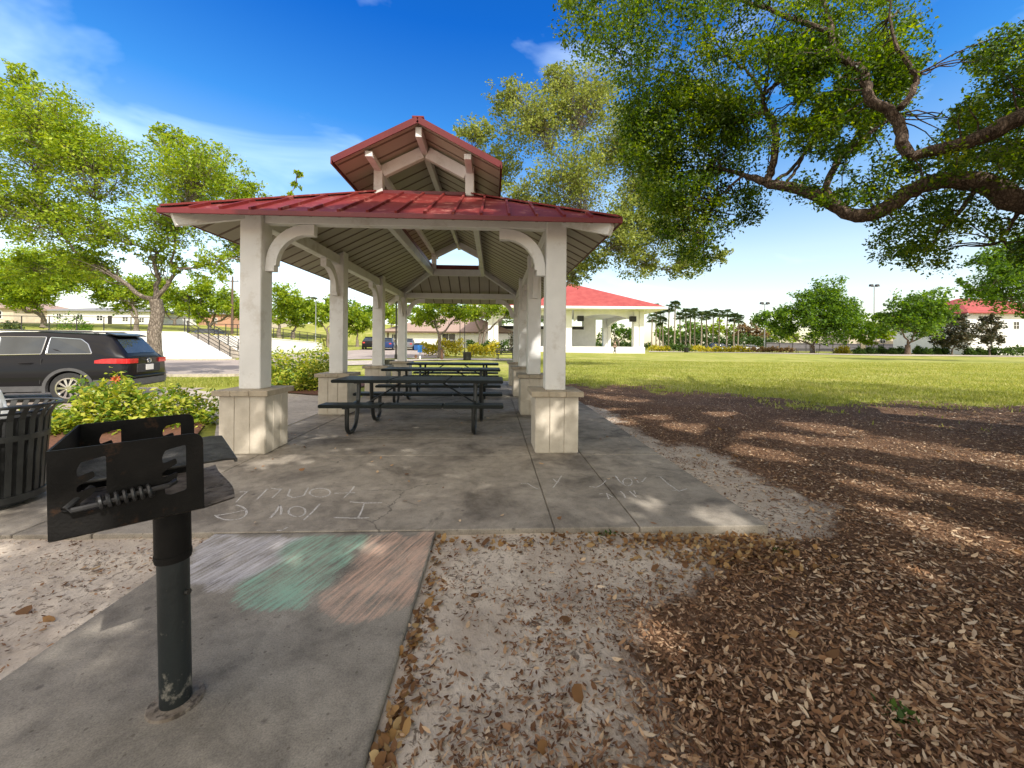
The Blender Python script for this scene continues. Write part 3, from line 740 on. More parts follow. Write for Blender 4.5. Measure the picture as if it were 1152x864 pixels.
# ------------------------------------------------------------------ grill
e1a = R(41)-YAW
gb = at(198, 789, 1.45); gb.z = -.006
M['handle'] = simple('worn_handle_steel', (.03,.03,.032), (.05,.05,.052), 20, .4, .4)
grill = bpy.data.objects.new('park_grill', None); C.objects.link(grill)
fwd = Vector((sy_, cy_, 0))
grill.matrix_basis = Matrix.Translation(gb) @ Matrix.Rotation(R(-1.6), 4, fwd) @ Matrix.Rotation(e1a, 4, 'Z')
tag(grill, 'black park charcoal grill on a steel post with coil spring handle', 'grill')
bt = MB(); pr = .047
bt.tube([(0,0,-.02), (0,0,.70)], pr, 28); post = bt.build('post', None, grill, smooth=True)
m = simple('scuffed_post_paint', (.006,.0095,.0105), (.010,.016,.0175), 5, .5, 0, bstr=.2, bscale=60, spec=.6, dirt=((.30,.28,.24), 9, .60, .85))
post.data.materials.clear(); post.data.materials.append(m)
b = MB(); b.lathe([(.0475,.52), (.0535,.52), (.0535,.735), (.0,.735)], 28); b.lathe([(.0,.545),(.0555,.545),(.0555,.53),(.0,.53)], 28); b.build('sleeve', M['grill'], grill, smooth=True)
b = MB(); b.lathe([(.0,.009), (.082,.008), (.088,-.006)], 28); b.build('footing', M['ash'], grill)
b = MB(); b.tube([(.03,-.028,.40),(.042,-.04,.40)], .011, 8); b.build('bolt', M['grate'], grill)
bx, by = -.094, .090                        # centre of the fire box from the post axis
L1, L2, ZB, ZT = .352, .552, .738, .994     # panel length, distance between panels, bottom, top
x0, x1 = bx-L1/2, bx+L1/2; y0, y1 = by-L2/2, by+L2/2
hgt = ZT-ZB
def efing(cx, w, s=1):
    """an E shaped slot: upright gap on the right, three notches to the left"""
    pts = [(cx+w, .072), (cx+w, .222), (cx-.022, .212), (cx-w, .190), (cx-w*.95, .170), (cx+.004, .182), (cx+.008, .164), (cx-w, .142), (cx-w, .124), (cx+.008, .136), (cx+.006, .116), (cx-w*.8, .094), (cx-w*.8, .070), (cx-.01, .064)]
    return round_poly(pts, .006, 2)
def slotted():
    outer = round_poly([(0,0), (L1,0), (L1,hgt), (0,hgt)], [0,0,.035,0], 5)
    me = poly_holes(outer, [efing(.088, .031), efing(.276, .030)], .006, 'side_panel')
    me.materials.append(M['grill']); return me
me = slotted()
for y in (y0, y1):
    o = link('side_panel', me, grill); o.matrix_basis = Matrix.Translation((x0, y, ZB)) @ Matrix.Rotation(R(90), 4, 'X')
MB().box(x0, x0+.006, y0+.004, y1-.004, ZB, ZT).build('back_panel', M['grill'], grill)
b = MB()
n = 12
for i in range(n):       # floor with a worn, slightly lifted lip
    ya, yb = y0+.004+(L2-.008)*i/n, y0+.004+(L2-.008)*(i+1)/n
    fz = lambda y: .085+.012*math.sin((y-y0)*9); lz = lambda y: .012-.010*math.sin((y-y0)/L2*math.pi)
    b.add([(x0,ya,ZB), (x1,ya,ZB), (x1+fz(ya),ya,ZB+lz(ya)), (x0,yb,ZB), (x1,yb,ZB), (x1+fz(yb),yb,ZB+lz(yb)),
           (x0,ya,ZB-.005), (x1,ya,ZB-.005), (x1+fz(ya),ya,ZB+lz(ya)-.005), (x0,yb,ZB-.005), (x1,yb,ZB-.005), (x1+fz(yb),yb,ZB+lz(yb)-.005)],
          [(0,1,4,3), (1,2,5,4), (9,10,7,6), (10,11,8,7), (2,8,11,5)])
b.build('fire_tray', M['ash'], grill)
b = MB(); zg = ZB+.145
nrod = 26
for i in range(nrod):
    y = y0+.03+(L2-.06)*i/(nrod-1); b.tube([(x0+.03, y, zg), (x1+.06, y, zg), (x1+.095, y, zg-.004)], .0048, 6)
for x in (x0+.05, bx, x1-.01, x1+.094): b.bar((x, y0+.02, zg-.008), (x, y1-.02, zg-.008), .008, .012)
b.build('cooking_grate', M['grate'], grill, smooth=True)
# spring handle outside the near panel
b = MB(); yh = y0-.028
hz = ZB+.098
b.tube([(x0+.276, y0+.03, hz+.012), (x0+.276, yh+.012, hz+.010), (x0+.262, yh, hz+.006), (x0+.2, yh, hz), (x0+.11, yh, hz-.012), (x0+.05, yh-.004, hz-.014), (x0+.035, yh+.006, hz-.01), (x0+.085, y0+.03, hz+.03)], .0082, 8)
b.build('handle_rod', M['handle'], grill, smooth=True)
b = MB(); pts = []
for i in range(7*10+1):
    t = 2*math.pi*i/10; x = x0+.10+.125*i/70; pts.append((x, yh+.018*math.cos(t), hz-.008+.008*i/70+.018*math.sin(t)))
b.tube(pts, .0056, 6); b.build('coil_spring', M['handle'], grill, smooth=True)

# ------------------------------------------------------------------ litter bin
bn = empty('litter_bin', (-3.95, 3.34, 0), 0, 'black slatted steel litter bin with flared rim at the left edge', 'litter bin')
b = MB(); r0, r1, hb = .285, .315, .79; ns = 30
for k in range(ns):
    a = 2*math.pi*k/ns; ca_, sa_ = math.cos(a), math.sin(a); w = .018
    q = lambda r, z, s: (r*ca_-s*sa_, r*sa_+s*ca_, z)
    prof = [(r0,.05), (r0+.012,.35), (r1,.68), (r1+.02,.735), (r1+.058,.785)]
    for i in range(len(prof)-1):
        (ra, za), (rb_, zb_) = prof[i], prof[i+1]
        b.add([q(ra,za,-w), q(ra,za,w), q(rb_,zb_,w), q(rb_,zb_,-w), q(ra-.006,za,-w), q(ra-.006,za,w), q(rb_-.006,zb_,w), q(rb_-.006,zb_,-w)], [(0,1,2,3), (7,6,5,4), (0,3,7,4), (1,5,6,2)])
b.build('slats', M['blacksteel'], bn)
for (ra, za, zb_) in ((r0-.007,.05,.10), (r1-.022,.52,.565), ):
    b = MB(); b.lathe([(ra,za), (ra+.018,za), (ra+.02,zb_), (ra,zb_), (ra,za)], 40); b.build('band', M['blacksteel'], bn, smooth=True)
pts = [((r1+.06)*math.cos(2*math.pi*i/40), (r1+.06)*math.sin(2*math.pi*i/40), .788) for i in range(41)]
MB().tube(pts, .012, 8, cap=False).build('rim', M['blacksteel'], bn, smooth=True)
MB().tube([(r1*math.cos(2*math.pi*i/40), r1*math.sin(2*math.pi*i/40), .735) for i in range(41)], .010, 8, cap=False).build('rim', M['blacksteel'], bn, smooth=True)
b = MB(); b.lathe([(0,.03), (.255,.03), (.275,.70), (.262,.70), (.245,.05), (0,.05)], 32); b.build('liner', M['rubber'], bn, smooth=True)
b = MB(); b.lathe([(0,0), (.2,0), (.2,.03), (0,.031)], 24); b.build('foot', M['blacksteel'], bn)
# crumpled white bag sticking out of the bin
bm = bmesh.new(); bmesh.ops.create_icosphere(bm, subdivisions=4, radius=.14)
for vv in bm.verts:
    p = vv.co; k = 1+.16*math.sin(p.x*31+2*math.sin(p.z*23))+.12*math.sin(p.y*37+p.z*29)
    vv.co = Vector((p.x*.95*k, p.y*.95*k, p.z*1.25*k))
me = bpy.data.meshes.new('rubbish_bag'); bm.to_mesh(me); bm.free(); me.materials.append(simple('white_plastic_film', (.62,.63,.62), (.72,.73,.72), 6, .35)); me.shade_smooth()
o = tag(link('rubbish_bag', me), 'crumpled white plastic bag bulging out of the black litter bin', 'bag'); o.location = (-4.09, 3.40, .74)
# ------------------------------------------------------------------ trees
def wig(a, b, n, amt, rs, sag=0.0):
    a, b = np.array(a, float), np.array(b, float); L = np.linalg.norm(b-a)
    t = np.linspace(0, 1, n)[:, None]; P = a*(1-t)+b*t
    o = rs.normal(size=(n, 3))*amt*L; o = (o+np.roll(o, 1, 0))/2; o[0] = 0; o[-1] = 0
    P = P+o; P[:, 2] += sag*L*np.sin(np.pi*t[:, 0]); return P
def px_tree(name, base, d, lobes, label, leaf='leaf_far', bark_='bark', tr=.2, leafpx=2.6, cover=2.6, fork=.35, cat='tree', group=None, seed=0, branch=.5, split=1, thin=1.0, by=None, leafw=.55, clump=.34, fork_z=None, depthk=1.0, limb=1.0):
    rs = np.random.default_rng(1000+seed)
    g = gat(base[0], base[1], d) if by is None else at(base[0], base[1], d)
    root = empty(name, g, 0, label, cat, group)
    right = np.array([cy_, -sy_, 0]); fw = np.array([sy_, cy_, 0]); g0 = np.array(g)
    cen = []
    for (x, y, r) in lobes:
        p = np.array(at(x, y, d))-g0; rr = r*d/F
        p += fw*rs.uniform(-.6, .6)*rr*depthk*1.3; cen.append((p, rr, r))
    zmin = min(c[0][2]-c[1] for c in cen)
    fz = fork_z if fork_z is not None else max(.8, zmin*.5+fork*max(0, zmin)) if zmin > 1 else 1.4
    fp = np.array([rs.uniform(-.1,.1), 0, fz])
    fp += right*((base[0]-base[0])*1.0)
    b = MB()
    nodes = []
    for sidx in range(split):
        off = right*(sidx-(split-1)/2)*tr*3.0
        P = wig(off*.25, fp+off, 6, .025, rs); b.tube(P, [tr*1.35, tr*1.05, tr*.95, tr*.9, tr*.88, tr*.85], 9, cap=False)
    tips = []
    V, Qs = [], []; nv_ = 0
    order = sorted(cen, key=lambda c: np.linalg.norm(c[0]-fp)); nodes = []
    for k, (p, rr, rpx) in enumerate(order):
        off = right*((k % split)-(split-1)/2)*tr*3.0 if split > 1 else 0
        best, bc = None, 1e9
        for (q_, rq, dq) in [(fp+off, tr*.62*limb, 0.0)]+nodes:
            c_ = np.linalg.norm(p-q_)+.45*dq
            if c_ < bc: best, bc = (q_, rq, dq), c_
        s0, r0, dq = best; L = np.linalg.norm(p-s0)
        P = wig(s0, p, 7, .05, rs, -.05); r1 = max(.02, r0*.5); b.tube(P, np.linspace(r0, r1, 7), 6, cap=False)
        nodes.append((p, r1, dq+L)); r0 = r1*1.6
        nl = int(cover*math.pi*rpx**2/(leafpx**2*leafw*.5)); per = 34; nc = max(5, nl//per)
        q = rs.normal(size=(nc, 3)); q /= np.linalg.norm(q, axis=1, keepdims=True); q *= (rs.random((nc, 1))**.45)*rs.uniform(.8, 1.22, (nc, 1))
        q[:, 2] *= .82
        cc = p+q*rr*.92
        cc = cc[cc[:, 2] > .5]
        for c in cc[:int(len(cc)*branch)]:
            s = P[rs.integers(3, 7)]; Bp = wig(s, c, 5, .07, rs, .03); b.tube(Bp, np.linspace(max(.011, min(.05, r0*.3)), .007, 5), 4, cap=False)
        pts = blob(cc, per, rr*clump*rs.uniform(.6, 1.15, len(cc)), rs, .7)
        if thin < 1: pts = pts[rs.random(len(pts)) < thin]
        v_, q_ = leaves(pts, leafpx*d/F*1.15, rs, .35, leafw); V.append(v_); Qs.append(q_+nv_); nv_ += len(v_)
    b.build('trunk', M[bark_], root, smooth=True)
    link('crown', np_mesh('crown', np.concatenate(V), np.concatenate(Qs), M[leaf]), root)
    return root
px_tree('broadleaf_tree', (175.5,428), 16, [(40,150,62),(95,165,55),(130,195,55),(195,185,52),(245,205,44),(285,228,32),(322,236,16),(28,235,60),(80,250,50),(135,262,40),(215,255,42),(262,275,30),(331,208,8),(325,222,9),(318,236,8),(336,196,5),(28,92,22),(178,150,24),(-60,200,70),(310,275,20),(112,298,28),(60,292,30),(168,282,22),(252,300,24),(15,300,26),(200,300,16)],
        'big spring tree with pale forked trunk behind the black car', 'leaf_spring', tr=.25, limb=.62, leafpx=2.6, cover=1.75, seed=1, fork_z=3.2, branch=.55, clump=.21)
px_tree('broadleaf_tree', (627,412), 23, [(655,118,46),(600,140,48),(558,182,34),(695,165,44),(640,205,50),(590,230,40),(742,262,40),(692,275,38),(780,288,22),(628,92,24),(650,302,24),(720,215,36),(545,215,22),(675,95,18),(525,195,14),(515,262,20),(560,290,20),(760,225,18),(720,297,26),(762,302,22),(806,288,15),(664,290,24),(704,250,36),(535,162,24),(572,118,22),(735,190,34),(720,150,26)],
        'tall thinly leafed pale olive tree rising behind the pavilion roof', 'leaf_olive', tr=.24, limb=.6, leafpx=2.6, cover=1.9, seed=2, fork_z=3.8, branch=1.0, clump=.27)
px_tree('broadleaf_tree', (914,397.5), 75, [(920,332,22),(900,348,24),(945,350,24),(880,356,20),(965,365,22),(862,360,13),(925,365,28),(985,372,14),(890,370,14)], 'broad round green tree with dark trunk between two benches across the lawn', 'leaf_green', bark_='oakbark', limb=.6, tr=.4, leafpx=2.5, cover=3, seed=3)
px_tree('broadleaf_tree', (1021,399), 66, [(1010,345,20),(1038,343,20),(1000,362,20),(1030,362,24),(1060,350,17),(1055,368,15),(990,355,10)], 'olive green round tree right of the tall court light, shading the hedge', 'leaf_green', bark_='oakbark', limb=.6, tr=.4, leafpx=2.5, cover=2.8, seed=4)
px_tree('magnolia_tree', (1071,398), 68, [(1068,372,18),(1085,362,12),(1055,382,12),(1080,382,14)], 'dark bronze leafed small tree with slanting trunk, left one of two', 'leaf_dark', tr=.14, leafpx=2.4, cover=2.6, seed=5, fork_z=1.0)
px_tree('magnolia_tree', (1113,398), 68, [(1112,368,13),(1120,380,11),(1103,380,11),(1108,358,8)], 'dark bronze leafed small tree in front of the white house, right one of two', 'leaf_dark', tr=.13, leafpx=2.4, cover=2.2, seed=6, fork_z=1.0)
px_tree('broadleaf_tree', (1185,404), 36, [(1110,308,24),(1140,325,30),(1155,285,34),(1095,328,14),(1180,310,45),(1125,290,18),(1160,350,16),(1082,318,8)], 'bright green tree reaching in from the right frame edge above the red roofed house', 'leaf_green', tr=.3, leafpx=2.8, cover=2.2, seed=7, fork_z=3.2)
px_tree('young_tree', (982.5,396), 78, [(983,372,13),(972,378,9),(994,376,10),(985,383,8)], 'young yellow green tree with white trunk right of the broad round tree', 'leaf_far', tr=.1, leafpx=2.4, cover=2.5, seed=8, fork_z=1.4)
lb = [((49,372), 45, [(18,318,28),(52,312,30),(80,322,22),(45,335,22),(5,335,20)], 'yellow green tree on the left terrace behind the black railing', 9, .28),
      ((153,373), 47, [(120,312,24),(148,328,24),(105,328,18),(168,318,18),(135,340,16)], 'dark centred yellow green tree left of the pale forked trunk', 10, .25),
      ((236,374.5), 52, [(215,340,18),(248,338,20),(234,326,18),(268,348,14),(232,350,16)], 'round lime green tree behind the stair railing', 11, .25),
      ((196,372), 62, [(192,335,18),(205,345,14),(180,342,14)], 'small lime green tree between the pale trunk and the brick house', 12, .2),
      ((314,378), 55, [(316,345,16),(325,333,16),(312,358,11)], 'lime tree behind the white wall, left of a pair past the first column', 13, .3),
      ((329,378), 58, [(338,345,18),(350,352,13),(330,360,12)], 'greener tree behind the white wall, right of a pair past the first column', 14, .3),
      ((369,386), 60, [(364,350,12),(370,340,10),(376,356,10),(362,362,8)], 'slim tree with dark trunk beside the second left column', 15, .2),
      ((402,384), 64, [(398,352,16),(412,360,13),(402,370,11),(390,362,10)], 'bright green tree on the grass slope between second and third left columns', 16, .25),
      ((436,388), 66, [(436,350,12),(442,362,9)], 'green tree seen in the gap between the third and fourth left columns', 17, .2),
      ((494.5,404), 33, [(478,352,15),(500,345,16),(515,352,13),(488,362,10),(470,360,9),(505,330,16)], 'slim grey trunked tree beyond the tables in front of the white hall', 18, .15)]
for bs_, d_, lo_, la_, sd_, tr_ in lb:
    px_tree('broadleaf_tree', bs_, d_, lo_, la_, 'leaf_far' if sd_ % 3 else 'leaf_spring', tr=tr_, leafpx=2.4, cover=3, seed=sd_)
px_tree('broadleaf_tree', (542,396), 46, [(532,350,15),(556,346,16),(570,352,10),(520,356,9),(545,335,14)], 'twin trunked tree beyond the tables beside the yellow hedge', 'leaf_far', tr=.2, leafpx=2.4, cover=2.8, seed=30, split=2, fork_z=2.6)
far = [((60,362), 85, [(30,300,30),(75,302,30),(0,310,28)], 'far pale lime tree above the white house at the left', 'leaf_spring'),
       ((268,366), 95, [(262,345,16),(280,350,14),(295,352,14)], 'far lime tree above the house beyond the stair', 'leaf_far'),
       ((345,374), 110, [(350,362,11),(335,364,11),(385,366,10)], 'far dark green tree low behind the low white wall', 'leaf_green'),
       ((696,396), 95, [(690,372,13),(703,375,12),(680,378,9)], 'green tree seen through the open stage of the bandshell', 'leaf_green'),
       ((306,372), 118, [(300,352,18),(322,346,18)], 'far hazy green tree on the skyline right of the first column', 'leaf_green'),
       ((352,374), 126, [(345,348,15),(372,352,15)], 'far lime tree on the skyline left of the second column', 'leaf_far'),
       ((398,378), 130, [(395,350,17),(418,354,16)], 'far green tree on the skyline above the small white house', 'leaf_green'),
       ((446,384), 128, [(436,352,15),(455,350,15)], 'far lime tree above the left end of the hall roof', 'leaf_far'),
       ((500,385), 120, [(482,346,17),(512,342,18),(538,348,15)], 'far green tree rising behind the hall roof', 'leaf_green'),
       ((580,390), 105, [(560,358,14),(585,352,16),(605,355,14)], 'green tree behind the white bandshell wall', 'leaf_green'),
       ((752,393), 120, [(748,374,13),(760,378,11)], 'dark tree low behind the first palms', 'leaf_green'),
       ((778,393), 124, [(776,371,13),(790,374,12)], 'dark tree low behind the middle palms', 'leaf_green'),
       ((808,393), 120, [(806,370,12),(818,374,11)], 'lime tree low behind the right palms', 'leaf_far'),
       ((842,393), 112, [(836,374,11),(846,370,12),(852,378,10)], 'rusty brown tree right of the palms', 'leaf_rust'),
       ((868,393), 116, [(862,376,10),(872,372,11),(880,378,11)], 'green tree behind the left court light pole', 'leaf_far'),
       ((903,392), 122, [(895,378,9),(910,380,9)], 'pale green tree low behind the tennis court', 'leaf_far')]
for i, (bs_, d_, lo_, la_, lf_) in enumerate(far):
    px_tree('background_tree', bs_, d_, lo_, la_, lf_, tr=.25, leafpx=2.4, cover=2.6, seed=50+i, fork_z=2.0)
# palms
palm_x = [(733,356),(738,345),(742,353),(746,360),(752,345),(758.5,342),(765.5,354),(771,350),(776,352),(782,350),(789,354),(795.5,353),(802,350),(809,351),(817,351),(825,356),(829.5,357)]
def palm_parts(h, seed):
    rs = np.random.default_rng(seed)
    b = MB(); P = wig((0,0,0), (rs.uniform(-.3,.3),0,h), 6, .006, rs); b.tube(P, [.2,.16,.15,.14,.14,.16], 8)
    V, Qs, n0 = [], [], 0
    for k in range(52):
        az = rs.uniform(0, 2*math.pi); el = rs.uniform(-.75, 1.25); L = rs.uniform(1.1, 1.7)
        dv = np.array([math.cos(az)*math.cos(el), math.sin(az)*math.cos(el), math.sin(el)]); side = np.array([-math.sin(az), math.cos(az), 0])
        base_ = P[-1]
        for j in range(7):          # fan of leaflets at the frond end
            t = (j-3)/3*.95; dd = dv*math.cos(t)+side*math.sin(t); e = base_+dv*L*.45
            l2 = L*.62; w = side*math.cos(t)*.085-dv*math.sin(t)*.085
            tip = e+dd*l2-np.array([0,0,.28*l2]); mid = e+dd*l2*.5-np.array([0,0,.05])
            V += [e, mid+w, tip, mid-w]; Qs.append([n0,n0+1,n0+2,n0+3]); n0 += 4
        w = side*.02; e = base_+dv*L*.5; V += [base_-w, base_+w, e+w, e-w]; Qs.append([n0,n0+1,n0+2,n0+3]); n0 += 4
    return b, np.array(V), np.array(Qs)
pl_lab = ['palm just showing right of the bandshell pillar, leftmost of its row','palm whose head touches the bandshell eave','shorter palm right beside the bandshell pillar','low palm standing between the bandshell pillar and the taller palms','tall palm left of the tallest pair','tallest palm of the row, wide dark head','short palm right of the tallest one','palm with head above the low hedge, seventh from the bandshell pillar','palm in the left middle of the row with a straight pale trunk','palm with a curved pale trunk in the middle of the row','low palm in the middle of the row with a bright trunk','middle palm over the parked cars','palm right of the middle with a tall round head','palm over the white parked vehicle','wide headed palm near the right end of the row','second palm from the right end of the row','last palm at the right end of the row beside the rusty tree']
for i, (x, yt) in enumerate(palm_x):
    d_ = 88+(i*7 % 5)*2.5; g = gat(x, 395, d_); top = at(x, yt, d_)
    b, V_, Q_ = palm_parts(top.z-g.z-.4, 300+i)
    root = empty('palm_tree', g, 0, pl_lab[i], 'palm tree', 'palms in a row beyond the lawn')
    b.build('trunk', M['palmbark'], root, smooth=True); link('crown', np_mesh('crown', V_, Q_, M['leaf_palm']), root)

# ---- the live oak that shades the foreground (trunk outside the right edge)
rs = np.random.default_rng(77)
og = on((9.6, 5.4)); oroot = empty('live_oak', og, 0, 'large live oak whose bent limbs and dark leaves spread over the upper right', 'tree')
ob = MB(); O = np.array(og)
twig_src = []
def limb(pts, r, n=8, sub=4, jit=.012):
    P = np.array([tuple(p) for p in pts], float); m_ = len(P); t = np.arange(m_); tt = np.linspace(0, m_-1, (m_-1)*sub+1)
    # catmull-rom
    out = []
    for s in tt:
        i = min(int(s), m_-2); f = s-i; p0, p1, p2, p3 = P[max(i-1,0)], P[i], P[i+1], P[min(i+2,m_-1)]
        out.append(.5*((2*p1)+(-p0+p2)*f+(2*p0-5*p1+4*p2-p3)*f*f+(-p0+3*p1-3*p2+p3)*f**3))
    out = np.array(out); rr = np.interp(tt, t, r) if hasattr(r, '__len__') else np.full(len(tt), r)
    out[1:-1] += rs.normal(size=(len(out)-2, 3))*jit
    rr = rr*(1+rs.normal(size=len(rr))*.035)
    ob.tube(out-O, rr, n, cap=True); twig_src.extend(out[2:]); return out
def lp(*l): return [at(x, y, d) for x, y, d in l]
limb([(9.6,5.4,-.15), (9.55,5.4,.5), (9.5,5.4,1.6), (9.4,5.45,2.6), (9.2,5.5,3.4)], [.75,.58,.5,.47,.42], 14)
limb([(9.3,5.45,2.7)]+lp((1290,262,6.5),(1152,228,6.7),(1105,206,6.8),(1060,203,6.9),(1022,216,7.0),(992,237,7.1),(965,243,7.2),(932,228,7.4),(900,213,7.6),(868,207,7.8),(838,197,8.1),(812,190,8.4)), [.34,.22,.175,.160,.142,.13,.123,.12,.105,.10,.09,.05,.03], 12, 5)
limb(lp((1300,70,6.2),(1200,110,6.3),(1152,130,6.3),(1110,152,6.4),(1070,166,6.5),(1040,172,6.6),(1022,176,6.65)), [.2,.16,.132,.118,.10,.085,.065], 10)
limb([(9.2,5.5,3.3)]+lp((1300,70,6.2)), [.3,.2], 10)
limb(lp((1022,176,6.65),(1016,160,6.7),(1013,140,6.75),(1000,122,6.8),(978,112,6.9),(975,92,7.0),(968,78,7.1),(948,66,7.2),(937,56,7.3),(935,30,7.5),(925,-5,7.8)), [.09,.085,.085,.08,.075,.07,.07,.065,.06,.05,.03], 9)
limb(lp((1013,122,6.75),(1026,105,6.8),(1031,88,6.85),(1020,70,6.9),(1008,52,7.0),(1000,20,7.2)), [.055,.05,.045,.04,.03,.02], 7)
limb(lp((932,228,7.4),(931,205,7.45),(945,178,7.5),(968,158,7.6),(992,140,7.8),(1010,128,8)), [.065,.06,.055,.045,.03,.02], 7)
limb(lp((862,206,7.8),(868,190,7.85),(872,165,7.9),(871,142,7.95),(862,126,8.0),(846,132,8.2),(815,140,8.4),(790,130,8.7),(765,145,9)), [.075,.07,.068,.06,.055,.045,.04,.03,.015], 8)
limb(lp((862,126,8.0),(858,110,8.05),(868,98,8.1),(880,88,8.2),(885,72,8.3),(878,50,8.5)), [.04,.038,.032,.028,.022,.014], 7)
limb(lp((858,110,8.05),(850,92,8.2),(838,78,8.3),(815,60,8.5),(795,30,8.8)), [.032,.028,.025,.02,.012], 6)
limb(lp((872,205,7.75),(890,190,7.8),(905,172,7.9),(925,150,8.1),(938,135,8.3)), [.04,.035,.03,.022,.012], 6)
limb(lp((886,203,7.7),(898,188,7.7),(905,170,7.7),(918,155,7.8)), [.03,.025,.018,.01], 6)
limb(lp((846,132,8.2),(820,115,8.5),(790,95,8.9),(750,80,9.4),(700,70,9.8)), [.035,.032,.028,.02,.01], 6)
limb(lp((838,197,8.1),(815,215,8.3),(800,235,8.5),(790,262,8.7)), [.03,.025,.018,.01], 6)
limb(lp((1100,206,6.8),(1085,232,6.9),(1062,255,7.0),(1045,280,7.1)), [.05,.035,.022,.01], 6)
limb(lp((1152,228,6.7),(1140,250,6.9),(1120,275,7.2)), [.05,.03,.012], 6)
limb(lp((937,40,7.4),(890,20,7.8),(830,0,8.4),(750,-10,9.2),(680,20,10)), [.05,.045,.035,.025,.012], 7)
# limbs over and behind the camera
for q in ([(9.2,5.5,3.4),(7.5,3.2,5.4),(5.2,.8,6.6),(2.5,-1.6,7.0),(.2,-4,7.1)], [(9.2,5.5,3.4),(8.2,2,5.4),(7,-1.6,6.6),(5.5,-5,7.2)], [(9.2,5.5,3.4),(11,8,5.5),(13,11,6.5)], [(9.2,5.5,3.4),(12,4,5.5),(15,2,6.5)], [(5.2,.8,6.6),(3.5,1.8,7.4),(1.6,2.4,7.8)]):
    limb(q, np.linspace(.30, .05, len(q)), 9)
src = np.array(twig_src)
# visible leaf masses: (polygon in the photo, depth range, clumps)
masses = [([(628,-40),(960,-40),(1040,20),(1028,100),(1000,150),(960,165),(905,150),(880,190),(845,160),(840,110),(800,140),(760,110),(700,95),(640,66)], 7.2, 10.2, 500),
          ([(705,110),(760,90),(838,110),(850,190),(800,200),(770,225),(745,240),(715,200),(702,150)], 7.9, 9.6, 320),
          ([(725,200),(775,205),(838,205),(856,215),(850,245),(815,255),(800,290),(785,310),(768,285),(740,260)], 8.0, 9.4, 95),
          ([(850,30),(935,50),(960,110),(990,125),(975,170),(950,190),(905,170),(878,130)], 7.0, 9.0, 175),
          ([(895,205),(930,215),(940,222),(925,232),(900,222)], 7.2, 7.9, 7),
          ([(1075,70),(1110,40),(1240,20),(1240,225),(1100,200),(1020,205),(960,235),(930,215),(985,170),(1020,182),(1060,160),(1068,110)], 6.3, 9.0, 340),
          ([(985,235),(1020,225),(1060,212),(1110,222),(1152,240),(1240,250),(1240,330),(1140,290),(1115,255),(1085,268),(1068,298),(1035,302),(1000,285),(985,255)], 6.6, 8.6, 100),
          ([(960,60),(1010,50),(1035,70),(1030,100),(1000,110),(975,90)], 6.9, 8.2, 45)]
gaps = [(1062,92,34),(1050,130,20),(880,116,16),(868,100,12),(930,95,10),(968,185,14),(955,150,10),(1030,55,12),(660,85,16),(905,125,9),(925,190,12),(945,205,10)]
cl_ = []
for poly, d0, d1, n in masses:
    xs_, ys_ = [p[0] for p in poly], [p[1] for p in poly]; k = 0
    while k < n:
        x, y = rs.uniform(min(xs_), max(xs_)), rs.uniform(min(ys_), max(ys_))
        if not inpoly(np.array(x), np.array(y), poly): continue
        if any((x-a)**2+(y-b)**2 < r*r for a, b, r in gaps): k += .2; continue
        cl_.append(np.array(at(x, y, rs.uniform(d0, d1)))); k += 1
cl_ = np.array(cl_)
for c in cl_[rs.random(len(cl_)) < .5]:
    dd = np.linalg.norm(src-c, axis=1); s = src[dd.argmin()]
    if dd.min() < 1.15: ob.tube(wig(s-O, c-O, 6, .06, rs, .05), np.linspace(.016, .005, 6), 5, cap=False)
pts = blob(cl_, 115, rs.uniform(.16, .46, len(cl_)), rs, .7)
gx, gy, gd = project(pts)
keep = np.ones(len(pts), bool)
for a, b_, r in gaps: keep &= ~(((gx-a)**2+(gy-b_)**2 < (r*.9)**2) & (rs.random(len(pts)) < .85))
pts = pts[keep]
v1, q1 = leaves(pts, .068, rs, .25, .52)
# the rest of the crown: overhead, behind the camera and to the right, outside the picture
n = 2600; th = rs.uniform(0, 2*math.pi, n); rad = np.sqrt(rs.random(n))*12.0; zz_ = rs.uniform(4.6, 9.6, n)
cb = np.stack([8.0+rad*np.cos(th), 2.6+rad*np.sin(th)*.95, zz_], -1)
rim_ = (rad/12.0)**2; cb[:, 2] = np.where(zz_ > 9.8-rim_*3.4, 9.8-rim_*3.4-rs.random(n)*1.2, zz_)
# thicker where the ground below lies in deep shade
m_ = 3600; g0 = np.stack([rs.uniform(-2.6, 9, m_), rs.uniform(-.5, 12.5, m_), rs.uniform(0, .5, m_)], -1); g1 = np.stack([rs.uniform(-3.4, 1.4, 1500), rs.uniform(4.4, 8.5, 1500), np.full(1500, 3.0)], -1)
g2 = np.stack([rs.uniform(-3.2, -2.5, 260), rs.uniform(4.6, 5.3, 260), rs.uniform(.8, 2.7, 260)], -1); g0 = np.concatenate([g0, g1, g2]); hh_ = rs.uniform(4.8, 8.6, len(g0)); hh_ = np.maximum(hh_, g0[:, 2]+2.2); Sn = np.array(SUN)
cb = np.concatenate([cb, g0+Sn*((hh_-g0[:, 2])/Sn[2])[:, None]])
px_, py_, pd_ = project(cb)
outside = (pd_ < .3) | (px_ < -160) | (px_ > 1250) | (py_ < -110)
cb = cb[outside & (np.linalg.norm(cb-np.array([0,0,1.3]), axis=1) > 3.2)]
def shade_keep(P):
    """leave open the sky windows through which the sun reaches the lit spots"""
    S = np.array(SUN); k = np.ones(len(P), bool)
    for (c, r) in LIT:
        w_ = P-np.array(c); t = (w_*S).sum(1); dist = np.linalg.norm(w_-t[:, None]*S, axis=1); k &= ~((dist < r) & (t > 0))
    return k
